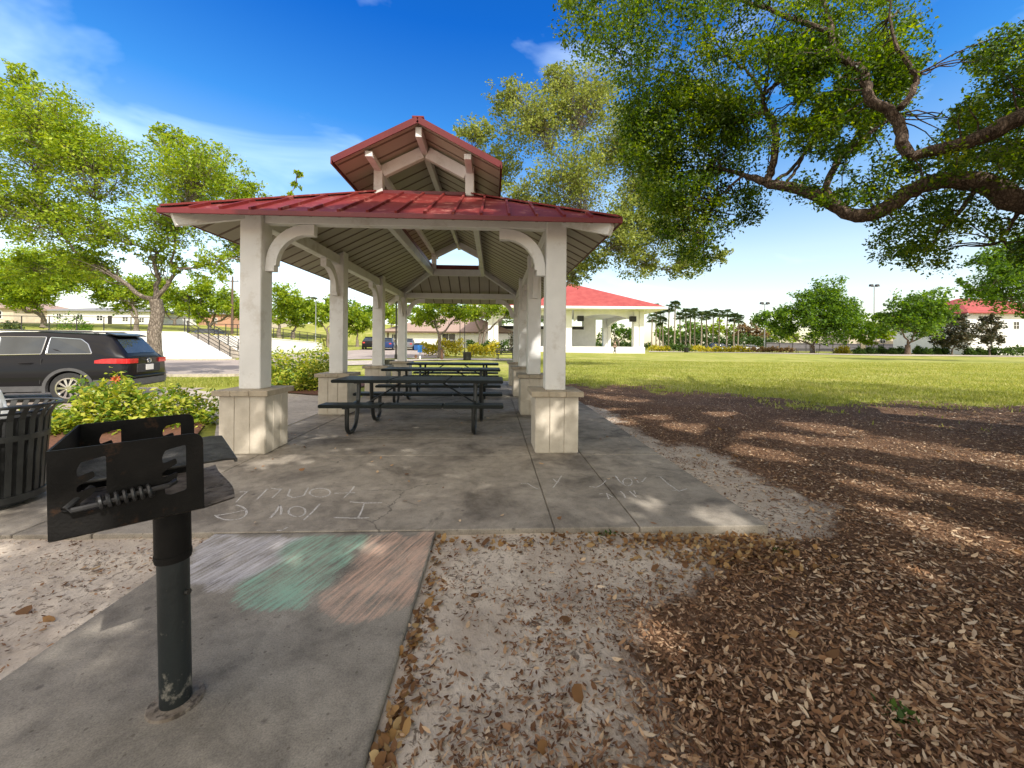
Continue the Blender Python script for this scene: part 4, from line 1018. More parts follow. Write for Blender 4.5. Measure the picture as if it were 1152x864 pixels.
LIT = [((-5.6,6.3,.5), 1.25), ((-6.5,6,.4), 2.2), ((-9,9,.5), 3.5), ((-6.5,10,.2), 2.6), ((-3.3,9,.4), 1.0)]
# shafts of sun on the ground, the slab and the bases (photo pixel, radius)
for (x, y, r) in ((800,578,.24),(745,572,.17),(700,585,.10),(1090,505,.6),(930,478,.45),(1010,500,.45),(1120,600,.3),(820,462,.4),(700,470,.3),(1060,640,.12),(1120,720,.10),(300,522,.16),(330,516,.14),(620,498,.15),(742,706,.15),(760,730,.09),(800,480,.5),(860,505,.35),(900,490,.4),(960,455,.7),(1050,470,.6),(1000,545,.25),(1035,575,.22),(985,520,.2),(720,462,.5),(120,700,.12),(700,445,.6),(1100,545,.3)):
    LIT.append((tuple(gr(x, y, 0)), r))
LIT += [(tuple(at(620,470,4.75)), .16), (tuple(at(310,470,4.9)), .13), (tuple(at(286,505,4.7)), .12), (tuple(at(600,400,7.7)), .18), (tuple(at(480,240,4.6)), .3), (tuple(at(540,238,4.7)), .25), (tuple(at(240,238,4.4)), .3)]
for c in cl_[rs.permutation(len(cl_))[:34]]: LIT.append((tuple(c), .62))
cb = cb[shade_keep(cb)]
pb = blob(cb, 40, rs.uniform(.35, .75, len(cb)), rs, .7)
px_, py_, pd_ = project(pb); pb = pb[(pd_ < .3) | (px_ < -60) | (px_ > 1170) | (py_ < -40)]
pb = pb[shade_keep(pb)]
v2, q2 = leaves(pb, .135, rs, .25, .6)
print('oak leaves', len(q1), len(q2))
link('crown', np_mesh('crown', np.concatenate([v1, v2])-O, np.concatenate([q1, q2+len(v1)]), M['leaf_oak']), oroot)
ob.build('trunk', M['oakbark'], oroot, smooth=True)

# ------------------------------------------------------------------ shrubs, hedges
def shrub(name, centre, rad, n, label, leaf, size, cat='shrub', seed=0, group=None, stems=True, lum=1):
    rs_ = np.random.default_rng(seed); g = on(centre); root = empty(name, g, 0, label, cat, group)
    rx, ry, rz_ = rad
    q = rs_.normal(size=(n, 3)); q /= np.linalg.norm(q, axis=1, keepdims=True); q *= rs_.random((n, 1))**.35
    q[:, 2] = np.abs(q[:, 2])
    lump = 1+.22*np.sin(q[:, 0]*7+seed)*np.cos(q[:, 1]*6+q[:, 2]*5+seed)
    p = q*np.array([rx, ry, rz_])*lump[:, None]; p[:, 2] += .04
    v_, q_ = leaves(p, size, rs_, .45, .5); link('foliage', np_mesh('foliage', v_, q_, M[leaf]), root)
    if stems:
        b = MB()
        for k in range(14):
            a = rs_.uniform(0, 6.28); t = p[rs_.integers(0, n)]*.85; b.tube(wig((.1*math.cos(a), .1*math.sin(a), -.02), t, 4, .05, rs_), [.012,.01,.008,.005], 4, cap=False)
        b.build('stems', M['bark'], root)
    return root
# ------------------------------------------------------------------ roads, paths, beds
strip('road', [gat(*p) for p in ((-260,432,14.5),(0,428,16.5),(190,425,17.3),(265,423.5,17.8),(330,413,22),(385,405,28),(450,402,31),(500,400,33))],
      [gat(*p) for p in ((-260,410,27),(0,407,30),(190,406,31),(265,405,32),(306,400,36),(358,395.5,44),(420,392.5,56),(500,391.8,60))], M['asphalt'], .035, 90, 12)
strip('parking_lot', [(-40,7.4),(-20,7.5),(-9.3,7.9)], [(-40,13.4),(-20,13.4),(-9.3,13.4)], M['asphalt'], .03, 30, 6)
strip('path', [(-3.22,4.74),(-4.4,6.6),(-6.4,7.5),(-9.25,7.9)], [(-3.22,9.9),(-4.6,10.1),(-6.6,11.3),(-9.25,12.9)], M['path'], .03, 40, 14)
strip('sidewalk', [gat(*p) for p in ((375,416,22.5),(420,415,23),(470,406,27),(520,403.5,29),(600,402.5,30))], [gat(*p) for p in ((375,409.5,26),(420,409,26.5),(470,403,29.5),(520,400.5,32),(600,399.5,33))], M['path'], .045, 40, 6)
strip('sidewalk', [gat(*p) for p in ((730,396.9,70),(800,396.8,72),(1000,400.6,60),(1250,403.5,56))], [gat(*p) for p in ((730,396.3,78),(800,396,80),(1000,399.2,68),(1250,402,62))], M['path'], .05, 40, 4)
mb_mat = simple('red_mulch', (.07,.028,.016), (.20,.085,.045), 38, .95, bstr=.9, bscale=45)
strip('mulch_bed', [(-3.6,4.78),(-9.2,4.78)], [(-4.5,6.5),(-6.4,7.4),(-9.2,7.8)], mb_mat, .04, 40, 20)
strip('mulch_bed', [(-4.0,10.15),(-4.6,10.15),(-6.5,11.4),(-8.2,12.5)], [(-3.9,13.2),(-8.2,14.2)], mb_mat, .04, 40, 20)
# kerbs along the road
def kerb(pts, h=.12, w=.15):
    b = MB(); P = [on(p) for p in pts]
    for a, c in zip(P[:-1], P[1:]): b.bar(a+Vector((0,0,h/2-.02)), c+Vector((0,0,h/2-.02)), w, h+.04)
    return tag(b.build('kerb', M['path']), kind='structure')
kerb([gat(*p) for p in ((-260,432.5,14.3),(0,428.5,16.3),(190,425.4,17.1),(265,424,17.6),(330,413.5,21.8),(385,405.3,27.8))])
kerb([gat(*p) for p in ((-260,409.6,27.3),(0,406.7,30.4),(190,405.6,31.4),(265,404.6,32.4))])

# ------------------------------------------------------------------ helpers for things set square to the view
RZ = -YAW
def lx(px, d, x0): return ray(px, PY0)[0]*d-x0
def hy(py, px, d, g): return H+ray(px, py)[1]*d-g           # height above the ground point g
class Loc:
    """local frame of a thing standing at photo column px, depth d"""
    def __init__(s, px, py, d, ground=True):
        s.px, s.d = px, d; s.o = gat(px, py, d) if ground else at(px, py, d); s.x0 = ray(px, PY0)[0]*d
    def x(s, px, dd=0): return ray(px, PY0)[0]*(s.d+dd)-s.x0
    def z(s, py, px=None, dd=0): return H+ray(px if px is not None else s.px, py)[1]*(s.d+dd)-s.o.z
M['brick'] = None
def brick(name, c1, c2, mortar, sc=5):
    m, nt, bs = new_mat(name); t = N(nt, 'ShaderNodeTexBrick'); tc = N(nt, 'ShaderNodeTexCoord'); mp = N(nt, 'ShaderNodeMapping'); mp.inputs['Rotation'].default_value = (R(90),0,0)
    nt.links.new(tc.outputs['Object'], mp.inputs[0]); nt.links.new(mp.outputs[0], t.inputs['Vector'])
    t.inputs['Scale'].default_value = sc
    for k, c in (('Color1',c1),('Color2',c2),('Mortar',mortar)): t.inputs[k].default_value = (*c,1)
    nt.links.new(t.outputs[0], bs.inputs['Base Color']); bs.inputs['Roughness'].default_value = .9; return m
M['brick'] = brick('orange_brick', (.42,.20,.12), (.5,.26,.16), (.5,.42,.35))
M['shingle_grey'] = simple('grey_shingles', (.20,.20,.21), (.28,.28,.29), 8, .9)
M['shingle_brown'] = simple('brown_shingles', (.30,.21,.17), (.38,.28,.23), 6, .9)
M['tan_wall'] = simple('tan_siding', (.52,.44,.35), (.6,.52,.42), 2, .8)
M['frame_w'] = simple('white_window_frame', (.75,.75,.74), None, 3, .5)
M['brown_trim'] = simple('brown_trim', (.09,.055,.04), (.12,.075,.055), 3, .6)
M['redtile'] = simple('red_tile_roof', (.31,.05,.042), (.39,.08,.066), 1.2, .75, bstr=.4, bscale=8)
M['bluesign'] = simple('blue_sign', (.02,.16,.5), None, 3, .4)
M['bluebin'] = simple('blue_painted_steel', (.015,.07,.22), (.02,.1,.3), 3, .5)
M['galv'] = simple('galvanised_steel', (.35,.36,.37), (.42,.43,.44), 5, .45, .6)
M['screen'] = simple('grey_windscreen', (.13,.12,.14), (.17,.16,.18), 2, .9)
M['darkmetal'] = simple('dark_bronze_metal', (.018,.016,.014), (.028,.025,.022), 6, .5)
M['wood'] = simple('brown_wood', (.12,.06,.03), (.2,.11,.06), 6, .7)
def house(name, L, x0, x1, yE, yR, depth, wall, roof, label, cat, wins=(), hip=.5, over=.45, trim=None, winframe=True, doors=()):
    root = empty(name, L.o, RZ, label, cat)
    a, c = L.x(x0), L.x(x1); ze = L.z(yE); zr = L.z(yR)+0.0
    MB().box(a, c, 0, depth, -1.2, ze).build('wall', wall, root)
    b = MB(); o = over; h = min(hip*depth, (c-a)/2-.1)
    vs = [(a-o,-o,ze), (c+o,-o,ze), (c+o,depth+o,ze), (a-o,depth+o,ze), (a-o+h+.01,depth/2,zr), (c+o-h-.01,depth/2,zr)]
    vs2 = [(x,y,z+.18) for x,y,z in vs[:4]]
    b.add(vs[:4]+vs2+[(x,y,z+.18) for x,y,z in vs[4:]], [(3,2,1,0), (0,1,5,4), (1,2,6,5), (2,3,7,6), (3,0,4,7), (4,5,9,8), (6,7,8,9), (5,6,9), (7,4,8)])
    b.build('roof', roof, root)
    if trim: MB().box(a-o-.02, c+o+.02, -o-.04, -o-.005, ze-.06, ze+.2).build('fascia', trim, root)
    for (wx0, wx1, wy0, wy1) in wins:
        p, q, zt, zb = L.x(wx0), L.x(wx1), L.z(wy0), L.z(wy1)
        f = MB(); t = .08
        f.box(p-t, q+t, -.05, -.005, zt, zt+t); f.box(p-t, q+t, -.05, -.005, zb-t, zb); f.box(p-t, p, -.05, -.005, zb, zt); f.box(q, q+t, -.05, -.005, zb, zt); f.box((p+q)/2-.03, (p+q)/2+.03, -.045, -.005, zb, zt); f.box(p, (p+q)/2-.03, -.043, -.005, (zb+zt)/2-.025, (zb+zt)/2+.025); f.box((p+q)/2+.03, q, -.043, -.005, (zb+zt)/2-.025, (zb+zt)/2+.025)
        w_ = f.build('window', M['frame_w'], root)
        MB().box(p+.001, q-.001, -.02, -.006, zb+.001, zt-.001).build('pane', M['glass'], w_)
    for (wx0, wx1, wy0) in doors:
        MB().box(L.x(wx0), L.x(wx1), -.05, -.004, 0, L.z(wy0)).build('door', M['darkmetal'], root)
    return root
house('house', Loc(112,366.5,60), 52, 168, 350.5, 344.5, 9, M['white_wall'], M['shingle_grey'], 'long low white house with grey roof on the terrace behind the black car', 'house', [(64,68.5,353.5,358.5),(87,93,354,359.5),(109,115.5,355,360.5),(138,144,356.5,361),(157,162,357.5,362)], doors=[(121.5,126,355)])
house('house', Loc(-6,366,56), -60, 15, 347, 333, 9, M['tan_wall'], M['shingle_brown'], 'tan house cut by the left frame edge behind the terrace trees', 'house', [(-8,2,350,358)])
house('brick_house', Loc(225,366,70), 181, 262, 353.5, 346.5, 10, M['brick'], M['shingle_grey'], 'orange brick house behind the lime tree and stair railing', 'house', [(187,192,356,363),(216,221,357,363.5),(240,244,358,363)])
house('house', Loc(300,369,92), 262, 306, 360, 354, 10, M['tan_wall'], M['shingle_brown'], 'far tan house right of the brick house', 'house', [(272,277,362,366)])
house('house', Loc(404,380,96), 390, 419, 374.5, 370, 8, M['white_wall'], M['shingle_grey'], 'small far white house seen between the second and third left columns', 'house', [(396,399,375.8,379),(403,405,375.8,379)])
L = Loc(505,391,66)
hall = house('community_hall', L, 432, 574, 374.5, 352, 16, M['white_wall'], M['shingle_brown'], 'long white hall with brown hip roof seen through the back of the pavilion', 'building', [(497.5,512,375.7,389.5),(441,445,376.5,387.5)], trim=M['brown_trim'], hip=.5, over=.8)
L = Loc(526,391,62); t = empty('utility_cabinet', L.o, RZ, 'grey utility cabinet against the white hall wall', 'cabinet'); MB().box(-.3,.3,-.25,.25,0,L.z(382)).build('body', M['galv'], t, bevel=.03); MB().box(-.33,.33,-.28,.28,L.z(382)+.001,L.z(382)+.06).build('lid', M['galv'], t)
# white house with red roof at the far right, low white building behind the courts
house('red_roofed_house', Loc(1130,396,72), 1088, 1210, 353, 332, 14, M['white_wall'], M['redtile'], 'two storey white house with red roof behind the right edge tree', 'house', [(1118,1124,362,370),(1140,1146,362,370)], over=.9)
house('red_roofed_house', Loc(1075,394,100), 1058, 1100, 358, 345, 12, M['white_wall'], M['redtile'], 'farther red roofed white house just left of the right edge tree', 'house', [(1066,1070,364,370)], over=.8)
house('club_house', Loc(1010,392,118), 955, 1060, 376, 371, 10, M['tan_wall'], M['shingle_grey'], 'low white building behind the tennis court fence', 'building', [(968,974,379,386),(990,996,379,386),(1036,1042,379,386)])

# ------------------------------------------------------------------ retaining wall, stair, railings
def wallseg(name, a, c, top_a, top_c, label, th=.35):
    b = MB(); a, c = Vector(a), Vector(c); n = (c-a).cross(Vector((0,0,1))).normalized()*th
    ga, gc = min(float(terr(a.x,a.y-.4)), -.35)-.5, -.8
    b.add([(a.x,a.y,ga),(c.x,c.y,gc),(c.x,c.y,top_c),(a.x,a.y,top_a),(a.x-n.x,a.y-n.y,ga),(c.x-n.x,c.y-n.y,gc),(c.x-n.x,c.y-n.y,top_c),(a.x-n.x,a.y-n.y,top_a)], [(0,1,2,3),(7,6,5,4),(3,2,6,7),(0,3,7,4),(1,5,6,2),(0,4,5,1)])
    r = empty(name, (a+c)/2, 0, label, 'wall'); b.build('face', M['white_wall'], r, world=True)
    cp = MB(); cp.bar(Vector((a.x,a.y,top_a+.04))-n/2, Vector((c.x,c.y,top_c+.04))-n/2, th+.08, .08); cp.build('coping', M['white_wall'], r, world=True)
    return r
wt = 2.06
wallseg('retaining_wall', (-75,34.95,0), (-26.0,34.95,0), wt+.1, wt, 'long white retaining wall below the terrace behind the black car')
wallseg('retaining_wall', (-25.65,37.95,0), (-22.4,37.95,0), 1.82, 1.76, 'short white wall closing the top of the stair')
wallseg('retaining_wall', (-22.35,38.0,0), (-22.35,53.4,0), 1.78, 1.25, 'white wall falling away beyond the stair, seen past the first column', .3)
st = empty('staircase', (-24.2,36.4,-.2), 0, 'white staircase climbing left to the terrace beside the retaining wall', 'stairs')
b = MB(); nst = 13
for i in range(nst):
    xa = -22.4-(3.55/nst)*i; zt_ = -.15+(wt+.1)*(i+1)/nst
    b.box(xa-3.55/nst, xa, 35.1+.001*i, 37.6-.001*i, -.6, zt_)
b.build('steps', M['path'], st, world=True)
MB().prism([(-22.2,34.94,-.5), (-25.97,34.94,-.5), (-25.97,34.94,wt+.05), (-22.2,34.94,.0)], (0,.14,0)).build('stringer', M['white_wall'], st, world=True)
def railing(name, pts, h, label, n_rails=3, step=1.8, r=.038, cat='railing', group=None):
    P = [Vector(p) for p in pts]; root = empty(name, P[0], 0, label, cat, group)
    for k in range(n_rails):
        z = h*(k+1)/n_rails
        MB().tube([p+Vector((0,0,z)) for p in P], r*.8, 6).build('rail', M['darkmetal'], root, world=True)
    for a, c in zip(P[:-1], P[1:]):
        m_ = max(1, int((c-a).length/step))
        for i in range(m_+1):
            if i == m_ and c is not P[-1]: continue
            p = a.lerp(c, i/m_); MB().tube([p+Vector((0,0,-.05)), p+Vector((0,0,h+.02))], r, 6).build('post', M['darkmetal'], root, world=True)
    return root
railing('railing', [(-74,35.1,wt+.16), (-26.1,35.1,wt+.08)], 1.15, 'long black railing along the top of the white retaining wall', 2, 2.1)
railing('railing', [(-25.8,35.0,wt+.05), (-22.3,35.0,.0), (-21.5,35.0,-.15)], .95, 'sloping black stair railing nearest the road', 3, .9)
railing('railing', [(-25.8,37.5,wt+.05), (-22.3,37.5,.1), (-21.4,37.5,-.1)], .95, 'sloping black stair railing on the far side of the steps', 3, .9)
railing('railing', [(-22.4,38.2,1.86), (-22.5,53.2,1.34)], 1.05, 'black railing on the white wall seen past the first column', 3, 1.7)
railing('railing', [(-25.7,38.1,1.9), (-22.6,38.1,1.85)], 1.05, 'short black railing at the head of the stair', 3, 1.0)

# ------------------------------------------------------------------ bandshell
bc = at(0,0,1)
def ld(l, d, z): return Vector((l*cy_+d*sy_, d*cy_-l*sy_, z))
gz = .12
bs_root = empty('bandshell', ld(7.9,69,gz), RZ, 'white open air bandshell with wide red hip roof and arched front', 'bandshell')
hw, hd, Ez, Az = 11.0, 10.0, 6.35, 12.4            # local: x right, y away, origin centre
MB().box(-hw-.6, hw+.6, -hd-.4, hd+.6, -.6, .95).build('stage', M['white_wall'], bs_root, bevel=.03)
b = MB(); o = 3.0; e = [(-hw-o,-hd-o*.8,Ez+.35), (hw+o,-hd-o*.8,Ez+.35), (hw+o,hd+o*.8,Ez+.35), (-hw-o,hd+o*.8,Ez+.35)]
ap = (0,0,Az-gz); b.add(e+[ap], [(0,1,4),(1,2,4),(2,3,4),(3,0,4)])
b.build('roof', M['redtile'], bs_root)
b = MB()
for i in range(4):
    a, c = Vector(e[i]), Vector(e[(i+1)%4]); b.bar(a-Vector((0,0,.17)), c-Vector((0,0,.17)), .25, .34)
b.add([(x,y,z-.36) for x,y,z in e], [(0,3,2,1)])
b.build('eave', M['white_wall'], bs_root)
def arch(xa, xb, y, th, zlo, zhi, zt_, axis='x', n=14):
    """wall band from zt_ down with an arched lower edge springing at zlo, crown at zhi"""
    b = MB()
    for i in range(n):
        t0, t1 = i/n, (i+1)/n; f = lambda t: zlo+(zhi-zlo)*math.sin(math.pi*t)**.6
        p, q = xa+(xb-xa)*t0, xa+(xb-xa)*t1
        vs = []
        for yy in (y, y+th):
            for X, Zz in ((p,f(t0)),(q,f(t1)),(q,zt_),(p,zt_)): vs.append((X,yy,Zz) if axis == 'x' else (yy,X,Zz))
        b.add(vs, [(0,1,2,3),(7,6,5,4),(0,4,5,1),(2,6,7,3)])
    return b
arch(1.2, hw-.9, -hd-.1, .5, 4.6, 5.75, Ez+.02).build('arch', M['white_wall'], bs_root)
arch(-hw+.9, -1.2, -hd-.1, .5, 4.6, 5.75, Ez+.02).build('arch', M['white_wall'], bs_root)
arch(-hd+1, hd-1, hw-.4, .5, 4.6, 5.6, Ez+.01, 'y').build('arch', M['white_wall'], bs_root)
arch(-hd+1, hd-1, -hw-.1, .5, 4.6, 5.6, Ez+.01, 'y').build('arch', M['white_wall'], bs_root)
for sx_ in (-1, 1):
    for sy2 in (-1, 1):
        b = MB(); X, Y = sx_*(hw-.3), sy2*(hd-.2)
        b.box(X-.75, X-.1, Y-.55, Y+.55, .95, Ez+.015); b.box(X+.1, X+.75, Y-.55, Y+.55, .95, Ez+.015); b.box(X-.1, X+.1, Y-.4, Y+.4, .95, Ez+.012)
        b.build('pillar', M['white_wall'], bs_root, bevel=.02)
MB().box(-.9,.9,-hd-.1,-hd+.8,.95,Ez+.01).build('pillar', M['white_wall'], bs_root, bevel=.02)
bk = MB().box(-hw+.6, 5.6, hd-3.6, hd-3.2, .95, 4.7).build('back_wall', M['white_wall'], bs_root)
MB().box(-hw+.6, 5.6, hd-3.64, hd-3.61, 4.1, 4.65).build('panel', M['darkmetal'], bk)
MB().box(5.62, 7.9, hd-3.4, hd-1.4, .95, Ez).build('side_wall', M['white_wall'], bs_root)
for X in (2.1, hw-1.25):
    t = empty('loudspeaker', bs_root.matrix_basis @ Vector((X,-hd-.45,5.0)), RZ, 'black loudspeaker hanging from the bandshell front beside the '+('middle of the arch' if X < 5 else 'right pillar'), 'loudspeaker')
    MB().box(-.45,.45,-.3,.34,-.35,.45).build('cabinet', M['darkmetal'], t, bevel=.04); MB().box(-.38,.38,-.32,-.302,-.28,.38).build('grille', M['rubber'], t)
# ------------------------------------------------------------------ poles, courts
def lamp_post(px, ytop, ybase, d, label, head='double', r=.07, ground=True, group=None, m='darkmetal'):
    L = Loc(px, ybase, d, ground); h = L.z(ytop); root = empty('lamp_post', L.o, RZ, label, 'lamp post', group)
    MB().tube([(0,0,-.1), (0,0,.35), (0,0,.36), (0,0,h)], [r*1.7, r*1.6, r, r*.75], 10).build('pole', M[m], root, smooth=True)
    if head == 'flood':
        MB().bar((-.7,0,h-.1), (.7,0,h-.1), .08, .08).build('crossarm', M['darkmetal'], root)
        for x in (-.65, .65):
            MB().prism([(x-.38,-.25,h-.05), (x+.38,-.25,h-.05), (x+.25,-.2,h+.42), (x-.25,-.2,h+.42)], (0,.5,0)).build('floodlight', M['darkmetal'], root)
    elif head == 'single':
        b = MB(); b.lathe([(0,h+.45), (.24,h+.38), (.28,h+.3), (.16,h), (0,h-.02)], 14); b.build('lamp_head', M['darkmetal'], root, smooth=True)
    elif head == 'shoebox':
        MB().box(-.3,.3,-.9,-.1,h-.05,h+.12).build('lamp_head', M['darkmetal'], root, bevel=.02)
    return root
lamp_post(860, 342, 394, 88, 'pale court light pole with twin floodlights left of the broad round tree', 'flood', .12, m='galv')
lamp_post(983, 322, 394, 88, 'tall court light pole with twin floodlights right of the broad round tree', 'flood', .12, m='galv')
lamp_post(445.5, 341, 404, 30, 'dark pole standing close by the fourth left column', 'shoebox', .07)
lamp_post(517.3, 352, 393, 50, 'slim dark lamp post left of a pair before the hall', 'single', .05)
lamp_post(522.6, 347, 395, 46, 'slim dark lamp post right of a pair before the hall', 'shoebox', .05)
lamp_post(212.5, 335, 374, 50, 'slim dark lamp post behind the head of the stair', 'single', .06)
lamp_post(355, 336, 386, 55, 'grey lamp post beyond the low white wall left of the second column', 'shoebox', .06, m='galv')
L = Loc(261, 384, 50); t = empty('utility_pole', L.o, RZ, 'dark utility pole with crossarm just left of the first column', 'pole'); h = L.z(311)
MB().tube([(0,0,-.1),(0,0,h)], [.16,.1], 8).build('pole', M['brown_trim'], t); MB().bar((-.75,0,h-.6),(.75,0,h-.6),.1,.1).build('crossarm', M['brown_trim'], t)
for x in (-.65,.65): MB().tube([(x,0,h-.55),(x,0,h-.35)], .05, 6).build('insulator', M['galv'], t)
# court fence: posts, rails, netting wires and windscreen panels
def court_fence(pts, h, label, step=3.0):
    P = [Vector(p) for p in pts]; root = empty('court_fence', P[0], 0, label, 'fence')
    for a, c in zip(P[:-1], P[1:]):
        dv = c-a; n_ = max(1, int(dv.length/step))
        for i in range(n_+1):
            p = a.lerp(c, i/n_); MB().tube([p, p+Vector((0,0,h))], .04, 6).build('post', M['darkmetal'], root, world=True)
        for z in (h, h*.5, .1): MB().bar(a+Vector((0,0,z)), c+Vector((0,0,z)), .05, .05).build('rail', M['darkmetal'], root, world=True)
        MB().bar(a+Vector((0,.06,h*.30)), c+Vector((0,.06,h*.30)), .02, h*.5).build('windscreen', M['screen'], root, world=True)
        b = MB()
        for k in range(int(dv.length/.45)):
            p = a+dv*(k*.45/dv.length); b.bar(p+Vector((0,-.02,h*.55)), p+Vector((0,-.02,h)), .012, .012, (0,1,0))
        for z in np.arange(h*.6, h, .4): b.bar(a+Vector((0,-.03,z)), c+Vector((0,-.03,z)), .012, .012)
        b.build('netting', M['darkmetal'], root, world=True)
    return root
court_fence([gat(862,394.5,98), gat(968,395,96)], 3.9, 'tall dark tennis court fence behind the broad round tree')
court_fence([gat(974,395,94), gat(1078,395.5,90), gat(1200,396,86)], 3.9, 'tall dark tennis court fence running to the right edge')
# ------------------------------------------------------------------ small things on the far ground
def bin_round(px, py, d, ytop, rad, label, m='darkmetal'):
    L = Loc(px, py, d); h = L.z(ytop); root = empty('litter_bin', L.o, 0, label, 'litter bin')
    b = MB(); b.lathe([(0,0),(rad*.9,0),(rad,h*.9),(rad*1.08,h*.92),(rad*1.08,h),(rad*.7,h),(rad*.66,h*.5),(0,h*.5)], 18); b.build('body', M[m], root, smooth=True)
    b = MB(); 
    for k in range(18): a = 2*math.pi*k/18; b.bar((rad*1.0*math.cos(a),rad*1.0*math.sin(a),.04),(rad*1.06*math.cos(a),rad*1.06*math.sin(a),h*.88),.05,.02,(math.cos(a),math.sin(a),0))
    b.build('slats', M['blacksteel'], root)
bin_round(525.5, 405, 29, 396, .27, 'dark round litter bin on the walk before the yellow hedge')
bin_round(843-71, 397, 70, 391, .35, 'small dark litter bin beside the hedge at the end of the bandshell')
bin_round(437.5, 413, 22.5, 404.5, .3, 'dark bin on the ground between the third and fourth left columns')
L = Loc(497, 405, 29.5); t = empty('bollard', L.o, 0, 'brown wooden bollard beside the slim grey tree trunk', 'bollard'); MB().tube([(0,0,-.05),(0,0,L.z(392.5))], [.1,.095], 10).build('post', M['wood'], t, smooth=True); b = MB(); b.lathe([(.105,L.z(393)),(.105,L.z(392.4)),(0,L.z(391.8))], 10); b.build('cap', M['brown_trim'], t)
L = Loc(472.3, 404.5, 29.5); t = empty('parking_sign', L.o, RZ, 'blue sign plate on a short post beyond the tables', 'sign')
MB().tube([(0,0,-.05),(0,0,L.z(388))], .03, 8).build('post', M['galv'], t); MB().box(-.16,.16,-.045,-.032,L.z(396.5),L.z(388.3)).build('plate', M['bluesign'], t, bevel=.004)
b = MB(); b.tube([(0,0,-.02),(0,0,.28)], .07, 10); b.build('base', M['white_wall'], t)
L = Loc(467.8, 405, 29.5); t = empty('bollard', L.o, 0, 'small dark brown bollard left of the blue sign post', 'bollard'); b = MB(); b.lathe([(.09,0),(.07,.05),(.07,.26),(.09,.27),(.07,.34),(0,.38)], 12); b.build('barrel', M['wood'], t, smooth=True); MB().tube([(-.12,0,.2),(.12,0,.2)], .035, 8).build('crosspiece', M['wood'], t)
L = Loc(473, 393.5, 52); t = empty('dumpster', L.o, RZ, 'blue dumpster in front of the white hall', 'dumpster'); h = L.z(386.3)
MB().prism([(-.72,-.55,.12),(-.72,.55,.12),(-.72,.65,h),(-.72,-.6,h*.82)], (1.44,0,0)).build('bin', M['bluebin'], t, bevel=.02); MB().bar((-.76,-.6,h*.85),(-.76,.62,h+.04),.02,.02).build('hinge', M['blacksteel'], t)
MB().prism([(-.75,-.64,h*.83),(-.75,.66,h+.01),(-.75,.66,h+.06),(-.75,-.64,h*.83+.05)], (1.5,0,0)).build('lid', M['rubber'], t)
for x in (-.6,.6):
    for y in (-.4,.4): MB().tube([(x-.03,y,.07),(x+.03,y,.07)], .07, 10).build('wheel', M['rubber'], t)
def bench(px, py, d, w, label, rz=0, back=True, group=None):
    L = Loc(px, py, d); root = empty('park_bench', L.o, RZ+rz, label, 'bench', group)
    b = MB(); 
    for k in range(4): b.box(-w/2, w/2, -.22+.12*k, -.13+.12*k, .42, .46)
    b.build('seat', M['darkmetal'], root)
    if back:
        b = MB()
        for k in range(3): b.box(-w/2, w/2, .25+.02*k, .28+.02*k, .55+.13*k, .64+.13*k)
        b.build('backrest', M['darkmetal'], root)
    for x in (-w/2+.12, w/2-.12):
        b = MB(); b.bar((x,-.18,0),(x,-.18,.42),.05,.05,(0,1,0)); b.bar((x,.22,0),(x,.3,.9 if back else .42),.05,.05,(0,1,0)); b.bar((x,-.22,.395),(x,.26,.395),.05,.04); b.build('leg', M['blacksteel'], root)
bench(569, 402, 31, 1.5, 'dark park bench at the right end of the yellow hedge', .3)
bench(906, 397.5, 72, 3.0, 'dark bench left of the broad round tree trunk', 0)
bench(929, 397.5, 72, 3.2, 'dark bench right of the broad round tree trunk', 0)
# ------------------------------------------------------------------ planting
def hedge(px0, px1, d, ytop, py, depth, leaf, label, seed, leafpx=2.2):
    a, c = gat(px0, py, d), gat(px1, py, d); mid = on((a+c)/2); rs_ = np.random.default_rng(900+seed)
    w_ = (c-a).length; h_ = H+ray((px0+px1)/2, ytop)[1]*d-mid.z
    root = empty('hedge', mid, RZ, label, 'hedge'); n_ = int(min(9000, 5*w_*(h_+depth)/(leafpx*d/F)**2))
    p = np.stack([rs_.uniform(-w_/2, w_/2, n_), rs_.uniform(-depth/2, depth/2, n_), rs_.random(n_)**.6*h_], -1)
    p[:, 2] *= .8+.28*np.sin(p[:, 0]*3.1/max(.6,h_)+seed)*np.sin(p[:, 0]*1.3+2*seed)+.1*rs_.random(n_)
    v_, q_ = leaves(p, leafpx*d/F*1.2, rs_, .3, .55); link('foliage', np_mesh('foliage', v_, q_, M[leaf]), root)
    b = MB()
    for k in range(max(3, int(w_/1.2))): x = -w_/2+(k+.5)*w_/max(3, int(w_/1.2)); b.tube([(x,0,-.05),(x+.05,0,h_*.6)], .03, 5)
    b.build('stems', M['bark'], root)
hedge(474, 521, 36, 382.5, 397.5, 1.2, 'leaf_yhedge', 'tall yellow green hedge beyond the tables, left of the litter bin', 1)
hedge(527, 562, 36, 384.5, 396.5, 1.2, 'leaf_yhedge', 'lower yellow hedge right of the far litter bin', 2)
hedge(525, 572, 44, 381, 394, 1.2, 'leaf_hedge', 'dark hedge behind the yellow one at the twin trunks', 3)
hedge(730, 752, 80, 389, 396.5, 2, 'leaf_yhedge', 'low yellow green hedge just right of the bandshell', 4)
hedge(752, 776, 80, 387, 396.5, 2, 'leaf_hedge', 'dark green hedge below the tall palms', 5)
hedge(776, 842, 84, 390, 396, 2, 'leaf_yhedge', 'long yellow hedge below the palms in front of parked cars', 6)
hedge(842, 894, 86, 391, 396, 2, 'leaf_rust', 'low rusty red hedge left of the broad round tree', 7)
hedge(1124, 1240, 66, 391, 398, 1.4, 'leaf_hedge', 'dark clipped hedge running out of the right edge', 8)
